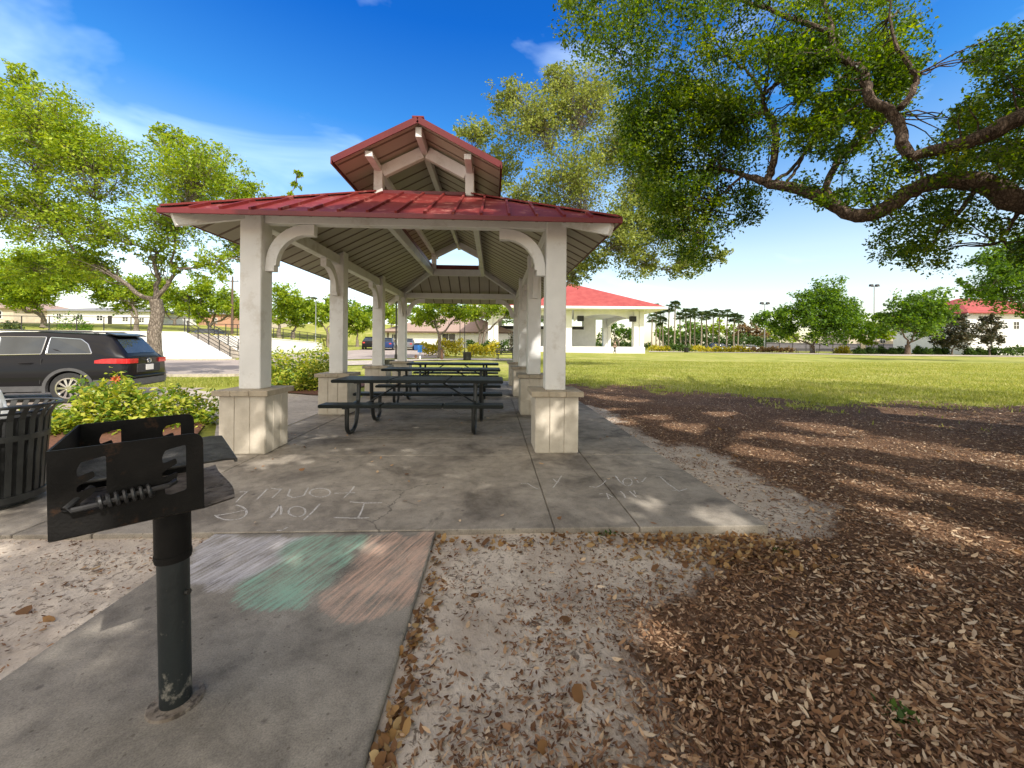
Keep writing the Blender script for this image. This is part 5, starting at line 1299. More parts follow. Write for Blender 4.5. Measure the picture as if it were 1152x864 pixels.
hedge(745, 870, 105, 377, 394, 5, 'leaf_hedge', 'tall dark hedge closing the view behind the palms', 9)
hedge(640, 730, 110, 383, 395, 4, 'leaf_hedge', 'tall dark hedge behind the bandshell stage', 10)
def rshrub(px, py, d, wpx, ytop, label, leaf='leaf_hedge', seed=0, group=None, size=None):
    L = Loc(px, py, d); r_ = wpx*d/F/2
    shrub('shrub', tuple(L.o), (r_, r_*.9, L.z(ytop)), 700, label, leaf, size or 2.3*d/F, 'shrub', seed, group)
rshrub(948, 397.5, 74, 19, 389, 'round yellow green shrub on the lawn edge right of the benches', 'leaf_yhedge', 3)
pos_ = [(966,'first'),(979,'second'),(991,'third'),(1003,'fourth'),(1013,'fifth'),(1033,'sixth'),(1042,'seventh'),(1052,'eighth'),(1062,'ninth'),(1091,'tenth'),(1102,'eleventh'),(1116,'twelfth')]
for i, (x, w_) in enumerate(pos_):
    rshrub(x, 398.4, 67+(i % 3), 11 if i != 1 else 14, 391.5-(i % 3)*.8, 'small dark clipped shrub, '+w_+' from the left in the row along the far lawn edge', 'leaf_hedge', 20+i, 'clipped shrubs along the far lawn edge')
# near shrubs beside the pavilion
shrub('variegated_shrub', (-6.6,5.95,0), (.62,.55,.36), 2200, 'yellow green variegated shrub behind the litter bin, leftmost of three in the bed', 'leaf_var', .085, 'shrub', 41)
s2 = shrub('variegated_shrub', (-5.72,6.3,0), (.62,.55,.74), 3600, 'tallest yellow green variegated shrub in front of the car, with a red bloom', 'leaf_var', .085, 'shrub', 42)
b = MB()
for k in range(9):
    a = 2*math.pi*k/9; b.add([(0,0,0),(.035*math.cos(a-.3),.035*math.sin(a-.3),.03),(.075*math.cos(a),.075*math.sin(a),.02+.02*(k%2)),(.035*math.cos(a+.3),.035*math.sin(a+.3),.03)], [(0,1,2,3)])
fl = b.build('flower', simple('red_petals', (.42,.05,.015), (.55,.09,.02), 20, .6), s2); pf = at(131,427,6.0); fl.location = pf-s2.location; fl.rotation_euler = (R(70),0,.4)
shrub('variegated_shrub', (-4.98,6.55,0), (.68,.55,.54), 2700, 'low spreading variegated shrub nearest the first stone base', 'leaf_var', .08, 'shrub', 43)
shrub('variegated_shrub', (-5.75,11.3,0), (.75,.7,1.05), 3600, 'bright yellow green shrub left of the second stone base, left one of two', 'leaf_var', .095, 'shrub', 44)
shrub('variegated_shrub', (-4.95,11.5,0), (.7,.7,1.1), 3600, 'bright yellow green shrub touching the second left column, right one of two', 'leaf_var', .095, 'shrub', 45)
rshrub(110-30, 374, 37, 40, 352, 'loose green shrub behind the railing over the black car roof', 'leaf_green', 61)
rshrub(95, 374, 40, 14, 363, 'small green shrub on the terrace lawn before the white house', 'leaf_green', 62)
rshrub(12, 373, 40, 22, 362, 'dark spiky plant on the terrace at the left frame edge', 'leaf_palm', 63)
rshrub(577, 391, 52, 16, 374, 'dark shrub against the white bandshell wall', 'leaf_dark', 64)
rshrub(488, 392.5, 56, 24, 388.8, 'low green shrub at the foot of the hall wall', 'leaf_hedge', 65)
# ------------------------------------------------------------------ vehicles
def body_loft(st, name, m, parent, cuts=()):
    """st: (x, z_bottom, half width, z_top, top width factor)"""
    b = MB(); n = 0; rings = []
    for (x, zb, w, zt, tf) in st:
        h = zt-zb
        half = [(.0,zb), (w*.84,zb), (w*.955,zb+.07*h), (w*.99,zb+.28*h), (w,zb+.5*h), (w*.992,zb+.72*h), (w*(.5+.5*tf)*.985,zb+.90*h), (w*tf,zt-.012), (w*tf*.55,zt+.004), (0,zt+.008)]
        ring = half+[(-y,z) for y, z in half[-2:0:-1]]
        rings.append([(x,y,z) for y, z in ring]); n = len(ring)
    vs = [p for r in rings for p in r]
    fs = [(i*n+j, i*n+(j+1)%n, (i+1)*n+(j+1)%n, (i+1)*n+j) for i in range(len(st)-1) for j in range(n)]
    fs += [tuple(range(n)), tuple((len(st)-1)*n+j for j in range(n-1,-1,-1))]
    b.add(vs, fs); o = b.build(name, m, parent, smooth=True)
    if cuts:
        cut = MB()
        for (cx, cz, r, yy) in cuts:
            for s in (-1, 1): 
                y0, y1 = sorted((s*yy, s*1.2)); cut.tube([(cx,y0,cz),(cx,y1,cz)], r, 32)
        me = o.data; tmp = cut.build('tmp_cut', m)
        p_ = o.parent; o.parent = None; o.matrix_basis = Matrix()
        md = o.modifiers.new('b', 'BOOLEAN'); md.object = tmp; md.operation = 'DIFFERENCE'; md.solver = 'EXACT'
        bpy.context.view_layer.update()
        nm = bpy.data.meshes.new_from_object(o.evaluated_get(bpy.context.evaluated_depsgraph_get()))
        o.modifiers.clear(); o.data = nm; bpy.data.objects.remove(tmp); o.parent = p_
        nm.shade_smooth(); nm.set_sharp_from_angle(angle=R(35))
    return o
def wheel(parent, x, y, r, w, side, spokes=10):
    b = MB(); prof = [(r*.66,-w/2),(r*.93,-w/2),(r,-w*.36),(r,w*.36),(r*.93,w/2),(r*.66,w/2),(r*.66,-w/2)]
    n = 32
    vs = [(x+rr*math.cos(2*math.pi*j/n), y+yy, r+rr*math.sin(2*math.pi*j/n)) for rr, yy in prof for j in range(n)]
    fs = [(i*n+j, i*n+(j+1)%n, (i+1)*n+(j+1)%n, (i+1)*n+j) for i in range(len(prof)-1) for j in range(n)]
    t = b.add(vs, fs).build('wheel', M['rubber'], parent, smooth=True)
    b = MB(); yo = y+side*w*.38
    for k in range(spokes):
        a = 2*math.pi*k/spokes
        for da in (-.075, .075): b.bar((x+r*.12*math.cos(a+da), yo+side*.01, r+r*.12*math.sin(a+da)), (x+r*.63*math.cos(a+da*.9), yo, r+r*.63*math.sin(a+da*.9)), .022, .03, (0,1,0))
    b.tube([(x,yo-.02,r),(x,yo+.02,r)], r*.16, 16)
    pr = [(r*.60,-.03),(r*.675,-.03),(r*.675,.03),(r*.60,.03),(r*.60,-.03)]
    vs = [(x+rr*math.cos(2*math.pi*j/n), yo+yy, r+rr*math.sin(2*math.pi*j/n)) for rr, yy in pr for j in range(n)]
    b.add(vs, [(i*n+j, i*n+(j+1)%n, (i+1)*n+(j+1)%n, (i+1)*n+j) for i in range(4) for j in range(n)])
    b.build('rim', M['chrome'], t)
    b = MB(); b.tube([(x,y-side*w*.1,r),(x,y+side*w*.05,r)], r*.62, 24); b.build('brake_disc', M['grey_plastic'], t)
    return t
SW = [(0,.76),(.06,.85),(.2,.915),(.5,.95),(1.2,.965),(3.6,.965),(4.3,.94),(4.65,.87),(4.84,.72),(4.9,.6)]
def sw(x): return float(np.interp(x, [p[0] for p in SW], [p[1] for p in SW]))
def sbelt(x): return float(np.interp(x, [0,.5,1.5,3.9,4.3,4.75,4.9], [1.10,1.16,1.12,1.06,1.02,.93,.78]))
GH = [(.10,1.13,.70),(.26,1.36,.67),(.46,1.62,.63),(.60,1.68,.63),(1.0,1.70,.645),(1.8,1.73,.66),(2.6,1.715,.655),(3.05,1.64,.64),(3.45,1.42,.66),(3.95,1.075,.74)]
def ghz(x): return float(np.interp(x, [g[0] for g in GH], [g[1] for g in GH]))
def ghw(x): return float(np.interp(x, [g[0] for g in GH], [g[2] for g in GH]))
def side_pt(x, z, off=.004):
    zb, zt = sbelt(x)-.02, ghz(x); t = min(1, max(0, (z-zb)/max(.05, zt-zb))); return (x, sw(x)*.93*(1-t)+ghw(x)*t+off, z)
N_ = ld(-9.65,10.05,0)
hd_ = Vector((-.966*cy_-.259*sy_, -.259*cy_+.966*sy_, 0)).normalized(); lf_ = Vector((-hd_.y, hd_.x, 0))
rc = N_-lf_*.85
suv = empty('parked_suv', (rc.x, rc.y, -.22), math.atan2(hd_.y, hd_.x), 'glossy black suv parked facing left with red tail lights toward the pavilion', 'car')
st_ = []
for x in (0,.03,.08,.2,.4,.7,1.1,1.6,2.2,2.8,3.4,3.9,4.2,4.5,4.7,4.83,4.9):
    zb = float(np.interp(x, [0,.15,.5,4.2,4.7,4.9], [.42,.34,.26,.26,.28,.36])); tf = float(np.interp(x, [0,.3,4,4.9], [.95,.94,.93,.9])); st_.append((x, zb, sw(x), sbelt(x), tf))
body_loft(st_, 'body', M['blackpaint'], suv, cuts=((1.12,.36,.44,.55),(3.92,.36,.44,.55)))
b = MB(); rings = []
for (x, zt, w) in GH:
    zb = sbelt(x)-.02; wb = sw(x)*.93
    half = [(wb,zb-.03),(wb,zb),(wb*.5+w*.5,(zb+zt)/2+.01),(w,zt-.035),(w*.93,zt-.004),(w*.5,zt+.012),(0,zt+.016)]
    rings.append([(x,y,z) for y, z in half]+[(x,-y,z) for y, z in half[-2::-1]])
n = len(rings[0]); b.add([p for r in rings for p in r], [(i*n+j, i*n+j+1, (i+1)*n+j+1, (i+1)*n+j) for i in range(len(rings)-1) for j in range(n-1)]+[tuple(range(n)), tuple((len(rings)-1)*n+j for j in range(n-1,-1,-1))])
b.build('cabin', M['blackpaint'], suv, smooth=True)
wins = {'quarter': [(.72,1.20),(.86,1.44),(1.02,1.56),(1.62,1.60),(1.62,1.19)], 'rear': [(1.70,1.19),(1.70,1.605),(2.58,1.605),(2.50,1.17)], 'front': [(2.60,1.16),(2.68,1.60),(3.02,1.54),(3.36,1.38),(3.66,1.15)]}
for s in (1, -1):
    for nm_, pl in wins.items():
        pl = round_poly(pl, .03, 3); P = [side_pt(x, z, .006) for x, z in pl]; P = [(x, y*s, z) for x, y, z in P]
        b = MB(); cx = sum(p[0] for p in P)/len(P); cz_ = sum(p[2] for p in P)/len(P); cc = side_pt(cx, cz_, .008); b.add(P+[(cx, cc[1]*s, cz_)], [(i, (i+1) % len(P), len(P)) for i in range(len(P))])
        wn = b.build('window', M['carglass'], suv)
        MB().tube([(x, y+.004*s, z) for x, y, z in P+[P[0]]], .011 if nm_ != 'x' else .01, 6, cap=False).build('trim', M['chrome'], wn, smooth=True)
def strip_surf(fn, xs, z0, z1, th=.012):
    V_, F_ = [], []
    for i, x in enumerate(xs):
        for z in (z0(x), z1(x)): V_.append(fn(x, z, th)); V_.append(fn(x, z, -.03))
    for i in range(len(xs)-1):
        a = i*4; F_ += [(a, a+4, a+6, a+2), (a+1, a+3, a+7, a+5), (a, a+1, a+5, a+4), (a+2, a+6, a+7, a+3)]
    F_ += [(0,2,3,1), ((len(xs)-1)*4, (len(xs)-1)*4+1, (len(xs)-1)*4+3, (len(xs)-1)*4+2)]
    return MB().add(V_, F_)
def bodyside(s, k=1.0): return lambda x, z, off: (x, s*(sw(x)*k+off), z)
for s in (1, -1):
    # tail lamp: wraps from the flank round the corner onto the tailgate
    xs_ = [.62,.45,.3,.2,.1,.05]
    b = strip_surf(bodyside(s, .985), xs_, lambda x: .955+.02*x, lambda x: 1.075+.03*x-max(0,x-.4)*.25, .012)
    V_ = []; ys = [sw(.05)*.99, .78, .70, .58, .46]
    V2 = []
    for y in ys: 
        for z in (.955, 1.075): V2.append((-.012 if y < .8 else .03, s*y, z)); V2.append((.08, s*y, z))
    F2 = []
    for i in range(len(ys)-1):
        a = i*4; F2 += [(a, a+4, a+6, a+2), (a, a+1, a+5, a+4), (a+2, a+6, a+7, a+3)]
    F2 += [(0,2,3,1), (16,17,19,18)]
    b.add(V2, F2); b.build('tail_light', M['taillight'], suv)
    strip_surf(bodyside(s, .987), [3.42,3,2.5,2,1.62], lambda x: .30, lambda x: .43, .02).build('sill_trim', M['grey_plastic'], suv)
    strip_surf(bodyside(s, .987), [.64,.4,.2,.08,.0], lambda x: .36, lambda x: .56, .016).build('bumper_trim', M['grey_plastic'], suv)
    for cx in (1.12, 3.92):
        b = MB(); n = 22; V_ = []
        for i in range(n+1):
            a = R(-12+204*i/n); ca, sa = math.cos(a), math.sin(a)
            for rr in (.432, .50): 
                x, z = cx+rr*ca, .36+rr*sa; V_.append((x, s*(sw(x)+.012), z)); V_.append((x, s*(sw(x)-.08), z))
        b.add(V_, [f for i in range(n) for f in ((i*4,i*4+4,i*4+6,i*4+2),(i*4,i*4+1,i*4+5,i*4+4),(i*4+2,i*4+6,i*4+7,i*4+3))]); b.build('arch_trim', M['grey_plastic'], suv, smooth=True)
    for x in (1.66, 2.62):
        MB().bar(side_pt(x,1.15,.0)[:1]+(s*(sw(x)*.995),.48), (x, s*sw(x)*.965, 1.08), .012, .008, (0,1,0)).build('door_gap', M['rubber'], suv)
    for x in (1.82, 2.78): MB().tube([(x,s*(sw(x)*.99),.98),(x+.03,s*(sw(x)+.025),.985),(x+.2,s*(sw(x)+.025),.985),(x+.23,s*(sw(x)*.99),.98)], .013, 6).build('door_handle', M['blackpaint'], suv, smooth=True)
    b = MB(); b.tube([(.75,s*.60,1.70),(.9,s*.605,1.755),(2.7,s*.615,1.765),(2.9,s*.61,1.70)], .018, 6); b.build('roof_rail', M['grey_plastic'], suv, smooth=True)
    b = MB(); b.box(3.28,3.42,min(s*.92,s*1.12),max(s*.92,s*1.12),1.08,1.24); b.build('mirror', M['blackpaint'], suv, bevel=.03, seg=2)
    MB().bar((4.55,s*.86,.78),(4.8,s*.62,.80),.12,.12).build('headlight', M['chrome'], suv, bevel=.02)
    for cx in (1.12, 3.92): wheel(suv, cx, s*.85, .37, .24, s)
b = MB(); ap_ = lambda x: ghz(x)
pl = [(.155,1.20,.60),(.30,1.40,.56),(.42,1.56,.53)]
V_ = []
for x, z, w in pl: V_ += [(x-.012,-w,z+.01),(x-.02,0,z+.02),(x-.012,w,z+.01)]
b.add(V_, [(0,1,4,3),(1,2,5,4),(3,4,7,6),(4,5,8,7)]); b.build('rear_window', M['carglass'], suv, smooth=True)
MB().tube([(.16,.08,1.235),(.18,-.2,1.255),(.22,-.42,1.30)], .012, 6).build('wiper', M['rubber'], suv)
MB().prism([(.36,-.6,1.64),(.60,-.62,1.70),(.60,.62,1.70),(.36,.6,1.64)], (0,0,.035)).build('spoiler', M['blackpaint'], suv, bevel=.012)
MB().box(-.02,.02,-.50,.50,.70,.93).build('plate_recess', M['rubber'], suv, bevel=.015)
MB().box(-.032,-.021,-.165,.165,.755,.905).build('number_plate', M['plate'], suv, bevel=.004)
b = MB(); b.tube([(-.012+.0*k, .085*math.cos(2*math.pi*k/20), 1.005+.06*math.sin(2*math.pi*k/20)) for k in range(21)], .010, 6, cap=False); b.tube([(-.014,.03*math.cos(2*math.pi*k/14),1.005+.058*math.sin(2*math.pi*k/14)) for k in range(15)], .007, 5, cap=False); b.tube([(-.014,.06*math.cos(2*math.pi*k/14),1.03+.022*math.sin(2*math.pi*k/14)) for k in range(15)], .007, 5, cap=False)
b.build('emblem', M['chrome'], suv, smooth=True)
MB().box(-.03,.12,-.78,.78,.36,.58).build('bumper', M['grey_plastic'], suv, bevel=.03, seg=2)
MB().box(-.045,-.005,-.70,.70,.585,.63).build('step_edge', M['blackpaint'], suv, bevel=.01)

def small_car(label, px, py, d, col, heading, h=1.5, Lc=4.5, group=None, ground=True):
    o_ = gat(px, py, d) if ground else at(px, py, d)
    r_ = empty('parked_car', o_, heading, label, 'car', group)
    k = Lc/4.5; m = paint('paint', col); kz = h/1.5
    st_ = [(x*k-Lc/2, zb*kz, w, zt*kz, .93) for x, zb, w, zt in ((0,.38,.72,.9),(.08,.30,.82,.98),(.5,.25,.89,1.0),(1.5,.24,.9,.98),(3,.24,.9,.96),(3.9,.25,.87,.86),(4.35,.28,.78,.74),(4.5,.34,.66,.62))]
    body_loft(st_, 'body', m, r_)
    b = MB(); rings = []
    for (x, zt, w) in ((.35,1.0,.7),(.75,1.32,.62),(1.3,1.47,.6),(2.2,1.49,.6),(2.8,1.38,.62),(3.5,.95,.72)):
        half = [(.80,.95*kz),(w,(zt-.04)*kz),(w*.9,zt*kz),(0,(zt+.02)*kz)]; rings.append([(x*k-Lc/2,y,z) for y, z in half]+[(x*k-Lc/2,-y,z) for y, z in half[-2::-1]])
    n = len(rings[0]); b.add([p for r in rings for p in r], [(i*n+j,i*n+j+1,(i+1)*n+j+1,(i+1)*n+j) for i in range(len(rings)-1) for j in range(n-1)]+[tuple(range(n)), tuple((len(rings)-1)*n+j for j in range(n-1,-1,-1))])
    b.build('cabin_glass', M['carglass'], r_, smooth=True)
    b = MB(); b.prism([((.95)*k-Lc/2,-.6,1.44*kz),((2.45)*k-Lc/2,-.6,1.47*kz),((2.45)*k-Lc/2,.6,1.47*kz),((.95)*k-Lc/2,.6,1.44*kz)], (0,0,.045)); b.build('roof', m, r_, bevel=.015)
    for x in (.85, 3.6):
        for s in (-1, 1): 
            t = MB().tube([(x*k-Lc/2,s*.70,.32),(x*k-Lc/2,s*.91,.32)], .32, 18).build('wheel', M['rubber'], r_, smooth=True); MB().tube([(x*k-Lc/2,s*.905,.32),(x*k-Lc/2,s*.918,.32)], .2, 14).build('rim', M['galv'], t)
    for s in (-1, 1):
        MB().box(-Lc/2-.01,-Lc/2+.06,min(s*.45,s*.72),max(s*.45,s*.72),.72*kz,.86*kz).build('tail_light', M['taillight'], r_); MB().box(Lc/2-.22,Lc/2-.06,min(s*.45,s*.7),max(s*.45,s*.7),.60*kz,.70*kz).build('headlight', M['chrome'], r_)
    return r_
small_car('dark blue car behind the stair railing on the terrace', 231, 385, 44, (.02,.035,.07), R(175), 1.45, group=None, ground=False)
small_car('small pale grey car far up the terrace left of the brick house', 187, 371, 80, (.35,.37,.4), R(20))
small_car('black car at the edge of the hall parking beside the third left column', 417, 392.2, 54, (.008,.008,.009), R(100), 1.7)
small_car('dark blue car parked in front of the hall left of the dark pole', 437, 393, 53, (.02,.04,.12), R(95), 1.6)
small_car('grey car parked in front of the hall left of the blue dumpster', 459.5, 393, 54, (.16,.16,.17), R(95), 1.55)
small_car('dark van parked behind the palms', 805, 391.5, 96, (.012,.014,.03), R(178), 2.0, 5.2)
small_car('white car parked right of the palms', 828, 392.5, 94, (.75,.75,.75), R(175))
small_car('silver blue car parked behind the yellow hedge', 812, 393, 91, (.4,.5,.55), R(5))
small_car('white car parked beside the left court light pole', 846, 392.5, 94, (.72,.74,.76), R(3))
# ------------------------------------------------------------------ person by the bandshell
def skin_mesh(name, verts, edges, radii, m, parent, levels=1):
    me = bpy.data.meshes.new(name); me.from_pydata(verts, edges, []); o = bpy.data.objects.new(name, me); C.objects.link(o)
    md = o.modifiers.new('skin', 'SKIN')
    if not me.skin_vertices: me.skin_vertices.new()
    for v, r in zip(me.skin_vertices[0].data, radii): v.radius = (r, r*.85) if not isinstance(r, tuple) else r
    me.skin_vertices[0].data[0].use_root = True
    s = o.modifiers.new('sub', 'SUBSURF'); s.levels = levels; s.render_levels = levels
    bpy.context.view_layer.update()
    nm = bpy.data.meshes.new_from_object(o.evaluated_get(bpy.context.evaluated_depsgraph_get()))
    bpy.data.objects.remove(o); bpy.data.meshes.remove(me); nm.name = name; nm.materials.clear(); nm.materials.append(m); nm.shade_smooth()
    return link(name, nm, parent)
pg = gat(691.5, 398.8, 57); per = empty('person', pg, RZ+R(200), 'person in dark clothes striding across the lawn edge before the white stage', 'person')
skinm = simple('skin', (.42,.26,.19), (.5,.32,.24), 8, .5); shirt = simple('brown_shirt', (.11,.085,.07), (.16,.125,.1), 9, .9); trou = simple('dark_trousers', (.018,.018,.022), (.03,.03,.036), 9, .9); hairm = simple('dark_hair', (.02,.014,.01), None, 30, .6)
V_ = [(0,0,.95),(0,.01,1.15),(0,.03,1.38),(0,.05,1.48),(0,.07,1.56),(0,.09,1.66),(0,.08,1.74)]
E_ = [(0,1),(1,2),(2,3),(3,4),(4,5),(5,6)]; Rr = [.145,.13,.15,.06,.07,.095,.06]
def chain(p0, pts, rad):
    prev = p0
    for p, r in zip(pts, rad): V_.append(p); Rr.append(r); E_.append((prev, len(V_)-1)); prev = len(V_)-1
    return prev
for s, st1, st2 in ((1,.30,.36),(-1,-.12,-.42)):
    chain(0, [(s*.09,.0,.90),(s*.10,st1*.9,.50),(s*.10,st2-.02,.09),(s*.105,st2+.12,.04),(s*.105,st2+.19,.03)], [.095,.065,.045,.042,.03])
    w_ = chain(2, [(s*.17,.03,1.40),(s*.22,-st1*.4,1.14),(s*.23,-st1*.4+.12,.90),(s*.23,-st1*.4+.15,.84)], [.06,.043,.032,.03])
    for k in range(5):
        o_ = (k-2)*.014; 
        if k == 4: chain(w_, [(s*.21,-st1*.4+.19,.82)], [.009])
        else: chain(w_, [(s*.235,-st1*.4+.155+o_,.78),(s*.228,-st1*.4+.16+o_,.745+.005*abs(k-1))], [.009,.008])
skin_mesh('body', V_, E_, Rr, skinm, per)
skin_mesh('trousers', [(0,0,.98),(.09,0,.88),(.10,.27,.50),(.10,.335,.12),(-.09,0,.88),(-.10,-.11,.50),(-.10,-.43,.13)], [(0,1),(1,2),(2,3),(0,4),(4,5),(5,6)], [.165,.115,.085,.07,.115,.085,.07], trou, per)
skin_mesh('shirt', [(0,.0,.95),(0,.01,1.15),(0,.03,1.40),(.18,.03,1.41),(.215,-.09,1.2),(-.18,.03,1.41),(-.215,.03,1.2)], [(0,1),(1,2),(2,3),(3,4),(2,5),(5,6)], [.165,.15,.165,.075,.06,.075,.06], shirt, per)
skin_mesh('hair', [(0,.07,1.70),(0,.06,1.76),(0,.04,1.66)], [(0,1),(0,2)], [.095,.07,.07], hairm, per)
b = MB()
for s in (-1,1): b.box(s*.035-.012, s*.035+.012, .158, .176, 1.665, 1.68)
b.build('eyes', hairm, per); MB().bar((0,.165,1.66),(0,.195,1.625),.02,.02).build('nose', skinm, per); MB().box(-.025,.025,.155,.172,1.595,1.605).build('mouth', simple('lips',(.3,.12,.1),None,5,.5), per)
# ------------------------------------------------------------------ leaf litter and grass
def field(A, u, v):
    i = np.clip(np.searchsorted(GU, u)-1, 0, nu-2); j = np.clip(np.searchsorted(GV, v)-1, 0, nv-2)
    return A[i, j]
def flat_leaves(u, v, z, size, rs, wid=.38, tilt=.35):
    n = len(u); a = rs.normal(.5, 1.1, n); L = size*(.6+.8*rs.random(n))
    d = np.stack([np.cos(a), np.sin(a), rs.normal(0, tilt*.5, n)], -1); s = np.stack([-np.sin(a), np.cos(a), rs.normal(0, tilt, n)], -1)
    P = np.stack([u, v, z+.004+.012*rs.random(n)], -1); L = L[:, None]; W = L*wid*.5*(.7+.6*rs.random((n,1))); up = np.array([0,0,1.0]); c = L*rs.uniform(-.05,.22,(n,1))
    V = np.stack([P+up*c*.6, P+d*L*.28+s*W, P+d*L*.68+s*W*.95, P+d*L+up*c, P+d*L*.68-s*W*.95, P+d*L*.28-s*W], 1).reshape(-1, 3)
    return V, np.arange(6*n).reshape(n, 6)
def scatter(n, dmin, dmax, lmin, lmax, rs, pw=0.0):
    d = dmin+(dmax-dmin)*rs.random(n)**(1+pw); t = rs.uniform(lmin, lmax, n); l = t*d
    return l*cy_+d*sy_, d*cy_-l*sy_
def offslab(u, v): return ~(((u > -9.6) & (u < 2.03) & (v > 2.8) & (v < 4.72)) | ((u > -3.25) & (u < 2.03) & (v > 2.8) & (v < 14.3)) | ((u > PU0-.02) & (u < PU1+.02) & (v < 2.82)))
rs = np.random.default_rng(5)
def litter(name, n, rng_, prob, size, m, label=None, wid=.38, tilt=.35, pw=.35):
    u, v = scatter(n, *rng_, rs, pw); k = offslab(u, v) & (rs.random(n) < prob(u, v)); u, v = u[k], v[k]
    V, Q_ = flat_leaves(u, v, terr(u, v), size, rs, wid, tilt)
    return tag(link(name, np_mesh(name, V, Q_, m)), label, 'fallen leaves', kind='stuff')
clump_ = lambda u, v: np.clip((vnoise(u, v, 3.1, 41)+.6*vnoise(u, v, 8.5, 42)+.4*vnoise(u, v, 19, 43)-.92)*2.6, 0, 1)
reach = lambda u, v: np.clip(np.exp(-((np.interp(v, [.5,1.4,1.9,2.4,2.8,3.3,9], [.7,.75,.98,1.3,1.95,2.5,2.2])-u)/.42).clip(0, 9)), 0, 1)      # shreds thin out over the sand
litter('mulch_shreds', 270000, (.8, 9, -1.7, 2.3), lambda u, v: np.where(field(sand, u, v) < .5, .95*field(mulch, u, v), np.clip(.75*reach(u, v)*(.3+clump_(u, v))+.34*clump_(u, v)+.03, 0, 1))*((u > -3.2) | (v < 2.8)), .021, M['shred'], 'fine dark brown shreds of bark and leaf over mulch and sand', .3, .5)
litter('leaf_litter', 88000, (.8, 12, -1.4, 2.3), lambda u, v: field(mulch, u, v)*np.clip(reach(u, v)+.04, 0, 1)*(u > -3)*(.25+.75*vnoise(u, v, 1.3, 31))*(.45+.55*sstep(.4, 2.5, u)), .039, M['litter'], 'tan oak leaves lying on the dark mulch', .3, .3)
def edgeband(u, v):
    a = np.exp(-((v-2.70)/.10)**2)*(u > -.4)*(u < 2.1)*(.25+.75*sstep(.3, 1.3, u))
    c = np.exp(-((u-PU1-.05)/.045)**2)*(v < 2.8)*.45
    e = np.exp(-((u-1.55)/.45)**2-((v-2.55)/.18)**2)*.9
    return np.clip(a+c+e, 0, 1)
litter('leaf_drift', 30000, (1.0, 3.3, -.6, 1.0), edgeband, .036, M['litter_gold'], 'golden brown leaves drifted against the edges of the concrete', .5, .6)
litter('stray_leaves', 420, (1.0, 9, -1.2, 1.4), lambda u, v: np.full(len(u), .5), .052, M['litter_gold'], 'scattered single larger yellowish leaves', .5, .5)
# a few leaves blown on to the concrete
u, v = rs.uniform(-3, 2, 90), rs.uniform(2.85, 8, 90); V_, Q_ = flat_leaves(u, v, np.zeros(90)+.0, .045, rs)
tag(link('stray_leaves', np_mesh('stray_leaves', V_, Q_, M['litter'])), 'few dry leaves blown on to the concrete slab', 'fallen leaves', kind='stuff')
# grass blades where the lawn is close enough to show them
def grass(name, n, rng_, hgt, prob, label):
    u, v = scatter(n, *rng_, rs, .2); k = offslab(u, v) & (rs.random(n) < prob(u, v)); u, v = u[k], v[k]; n = len(u)
    z = terr(u, v); h = hgt*(.5+rs.random(n)); a = rs.uniform(0, 6.28, n); w = h*.16+.004
    s = np.stack([np.cos(a), np.sin(a), 0*a], -1)*w[:, None]; P = np.stack([u, v, z-.005], -1); t = P+np.stack([rs.normal(0,.4,n)*h, rs.normal(0,.4,n)*h, h], -1)
    V = np.stack([P-s, P+s, t+s*.15, t-s*.15], 1).reshape(-1, 3)
    tag(link(name, np_mesh(name, V, np.arange(4*n).reshape(n, 4), M['grassblade'])), label, 'grass', kind='stuff')
offroad = lambda u, v: ~((u < -9) & (v < 13.6)) & ~((u < -3.2) & (v > 4.7) & (v < 13.3))
grass('grass', 230000, (6.5, 34, -.2, 1.5), .06, lambda u, v: field(grassm, u, v)*(u > 1.5)*(.4+.6*vnoise(u, v, .8, 51)), 'short sunlit lawn grass beyond the mulch')
grass('grass', 60000, (12.5, 20, -1.3, -.2), .07, lambda u, v: field(grassm, u, v)*offroad(u, v)*(v > 13.6)*(v < 17.2), 'strip of grass between the path and the road')
def tuft(px, py, n, r, label):
    p = gr(px, py, -.05); u, v = rs.normal(p.x, r, n), rs.normal(p.y, r*.7, n); z = terr(u, v); P = np.stack([u, v, z], -1); v_, q_ = leaves(P, .035, rs, .6, .4)
    o = link('weed', np_mesh('weed', v_, q_, M['leaf_hedge'])); tag(o, label, 'weed')
tuft(1012, 801, 160, .035, 'small green weed in the brown leaves near the bottom right corner')
tuft(880, 618, 60, .03, 'tiny green weed just off the right corner of the slab')
tuft(680, 602, 120, .05, 'green weed growing against the front edge of the slab')
# ------------------------------------------------------------------ camera, light, sky
cam = bpy.data.cameras.new('camera'); co = bpy.data.objects.new('camera', cam); C.objects.link(co)
cam.sensor_width = 36; cam.lens = 36*F/1152; cam.shift_y = -(432-PY0)/1152; cam.clip_start = .05; cam.clip_end = 5000
co.matrix_basis = Matrix.Translation((0,0,H)) @ Matrix.Rotation(-YAW, 4, 'Z') @ Matrix.Rotation(R(90), 4, 'X') @ Matrix.Rotation(ROLL, 4, 'Z')
sc = bpy.context.scene; sc.camera = co
sc.view_settings.view_transform = 'Standard'; sc.view_settings.look = 'None'; sc.view_settings.gamma = 1; sc.view_settings.use_curve_mapping = False
sc.view_settings.exposure = EXPO
w = bpy.data.worlds.new('World'); sc.world = w; w.use_nodes = True; nt = w.node_tree
bg = nt.nodes['Background']; bg.inputs['Strength'].default_value = SKYS
sky = N(nt, 'ShaderNodeTexSky', sky_type='NISHITA'); sky.sun_disc = False
el = math.asin(SUN.z); sky.sun_elevation = el; sky.sun_rotation = math.atan2(SUN.x, SUN.y); sky.air_density = 1.0; sky.dust_density = .6; sky.ozone_density = 2.5
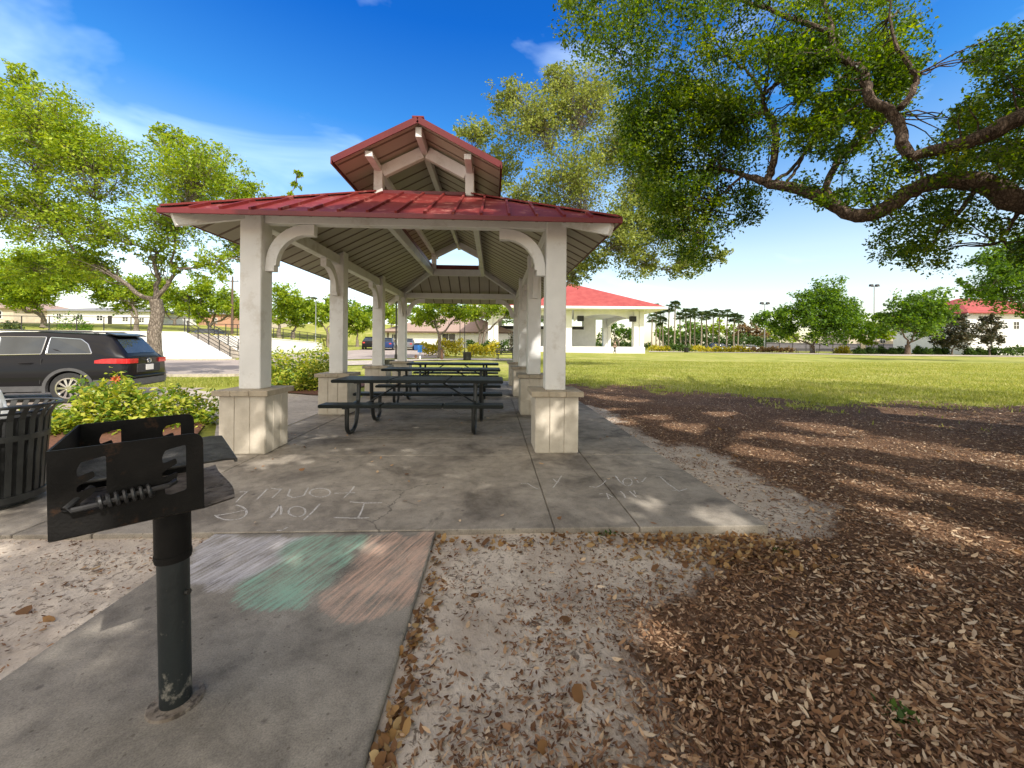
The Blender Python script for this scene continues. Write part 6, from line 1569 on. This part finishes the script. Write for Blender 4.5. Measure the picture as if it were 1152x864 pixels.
tc = N(nt, 'ShaderNodeTexCoord'); sx = N(nt, 'ShaderNodeSeparateXYZ'); nt.links.new(tc.outputs['Generated'], sx.inputs[0])
tr = ramp(nt, [(.0, (1.1,.98,.85)), (.10, (1.4,1.17,.98)), (.20, (1.42,1.24,1.06)), (.32, (.95,1.10,1.12)), (.46, (.24,.76,1.16)), (.62, (.05,.50,1.16)), (1, (.04,.42,.95))]); nt.links.new(sx.outputs[2], tr.inputs[0])
c = mix(nt, sky.outputs[0], tr.outputs[0], SKYT, 'MULTIPLY')
mp = N(nt, 'ShaderNodeMapping'); mp.inputs['Scale'].default_value = (1.0, 1.0, 2.6); nt.links.new(tc.outputs['Generated'], mp.inputs[0])
cl = noise(nt, 2.6, 5, .5, mp.outputs[0], .6); cr = ramp(nt, [(.52, (0,0,0)), (.78, (1,1,1))]); nt.links.new(cl.outputs[0], cr.inputs[0])
c = mix(nt, c, (8.5,10.2,11), mth(nt, 'MULTIPLY', cr.outputs[0], .34))
# added bright cloud bank behind the camera, out of view, as warm fill light
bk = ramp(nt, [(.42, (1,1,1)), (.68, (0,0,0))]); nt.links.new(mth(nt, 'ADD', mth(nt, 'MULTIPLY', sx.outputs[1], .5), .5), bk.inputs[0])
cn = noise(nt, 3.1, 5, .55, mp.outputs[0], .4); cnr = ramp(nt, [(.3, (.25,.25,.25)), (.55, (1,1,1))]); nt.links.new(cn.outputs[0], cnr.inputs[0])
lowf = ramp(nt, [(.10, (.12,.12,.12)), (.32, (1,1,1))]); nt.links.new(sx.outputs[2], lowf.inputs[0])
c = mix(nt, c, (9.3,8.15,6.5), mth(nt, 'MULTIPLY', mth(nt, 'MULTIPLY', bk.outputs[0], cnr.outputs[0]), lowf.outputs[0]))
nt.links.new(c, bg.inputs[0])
sl = bpy.data.lights.new('sun', 'SUN'); sl.energy = SUNS; sl.angle = R(.5); sl.color = (1, .95, .87)
so = bpy.data.objects.new('sun', sl); C.objects.link(so); so.rotation_euler = SUN.to_track_quat('Z', 'Y').to_euler(); so.location = (10, -20, 30)
sc.cycles.max_bounces = 8; sc.cycles.diffuse_bounces = 4; sc.cycles.glossy_bounces = 3; sc.cycles.transparent_max_bounces = 6
sc.cycles.use_denoising = True; sc.cycles.denoising_input_passes = 'RGB_ALBEDO_NORMAL'; sc.cycles.denoising_prefilter = 'ACCURATE'
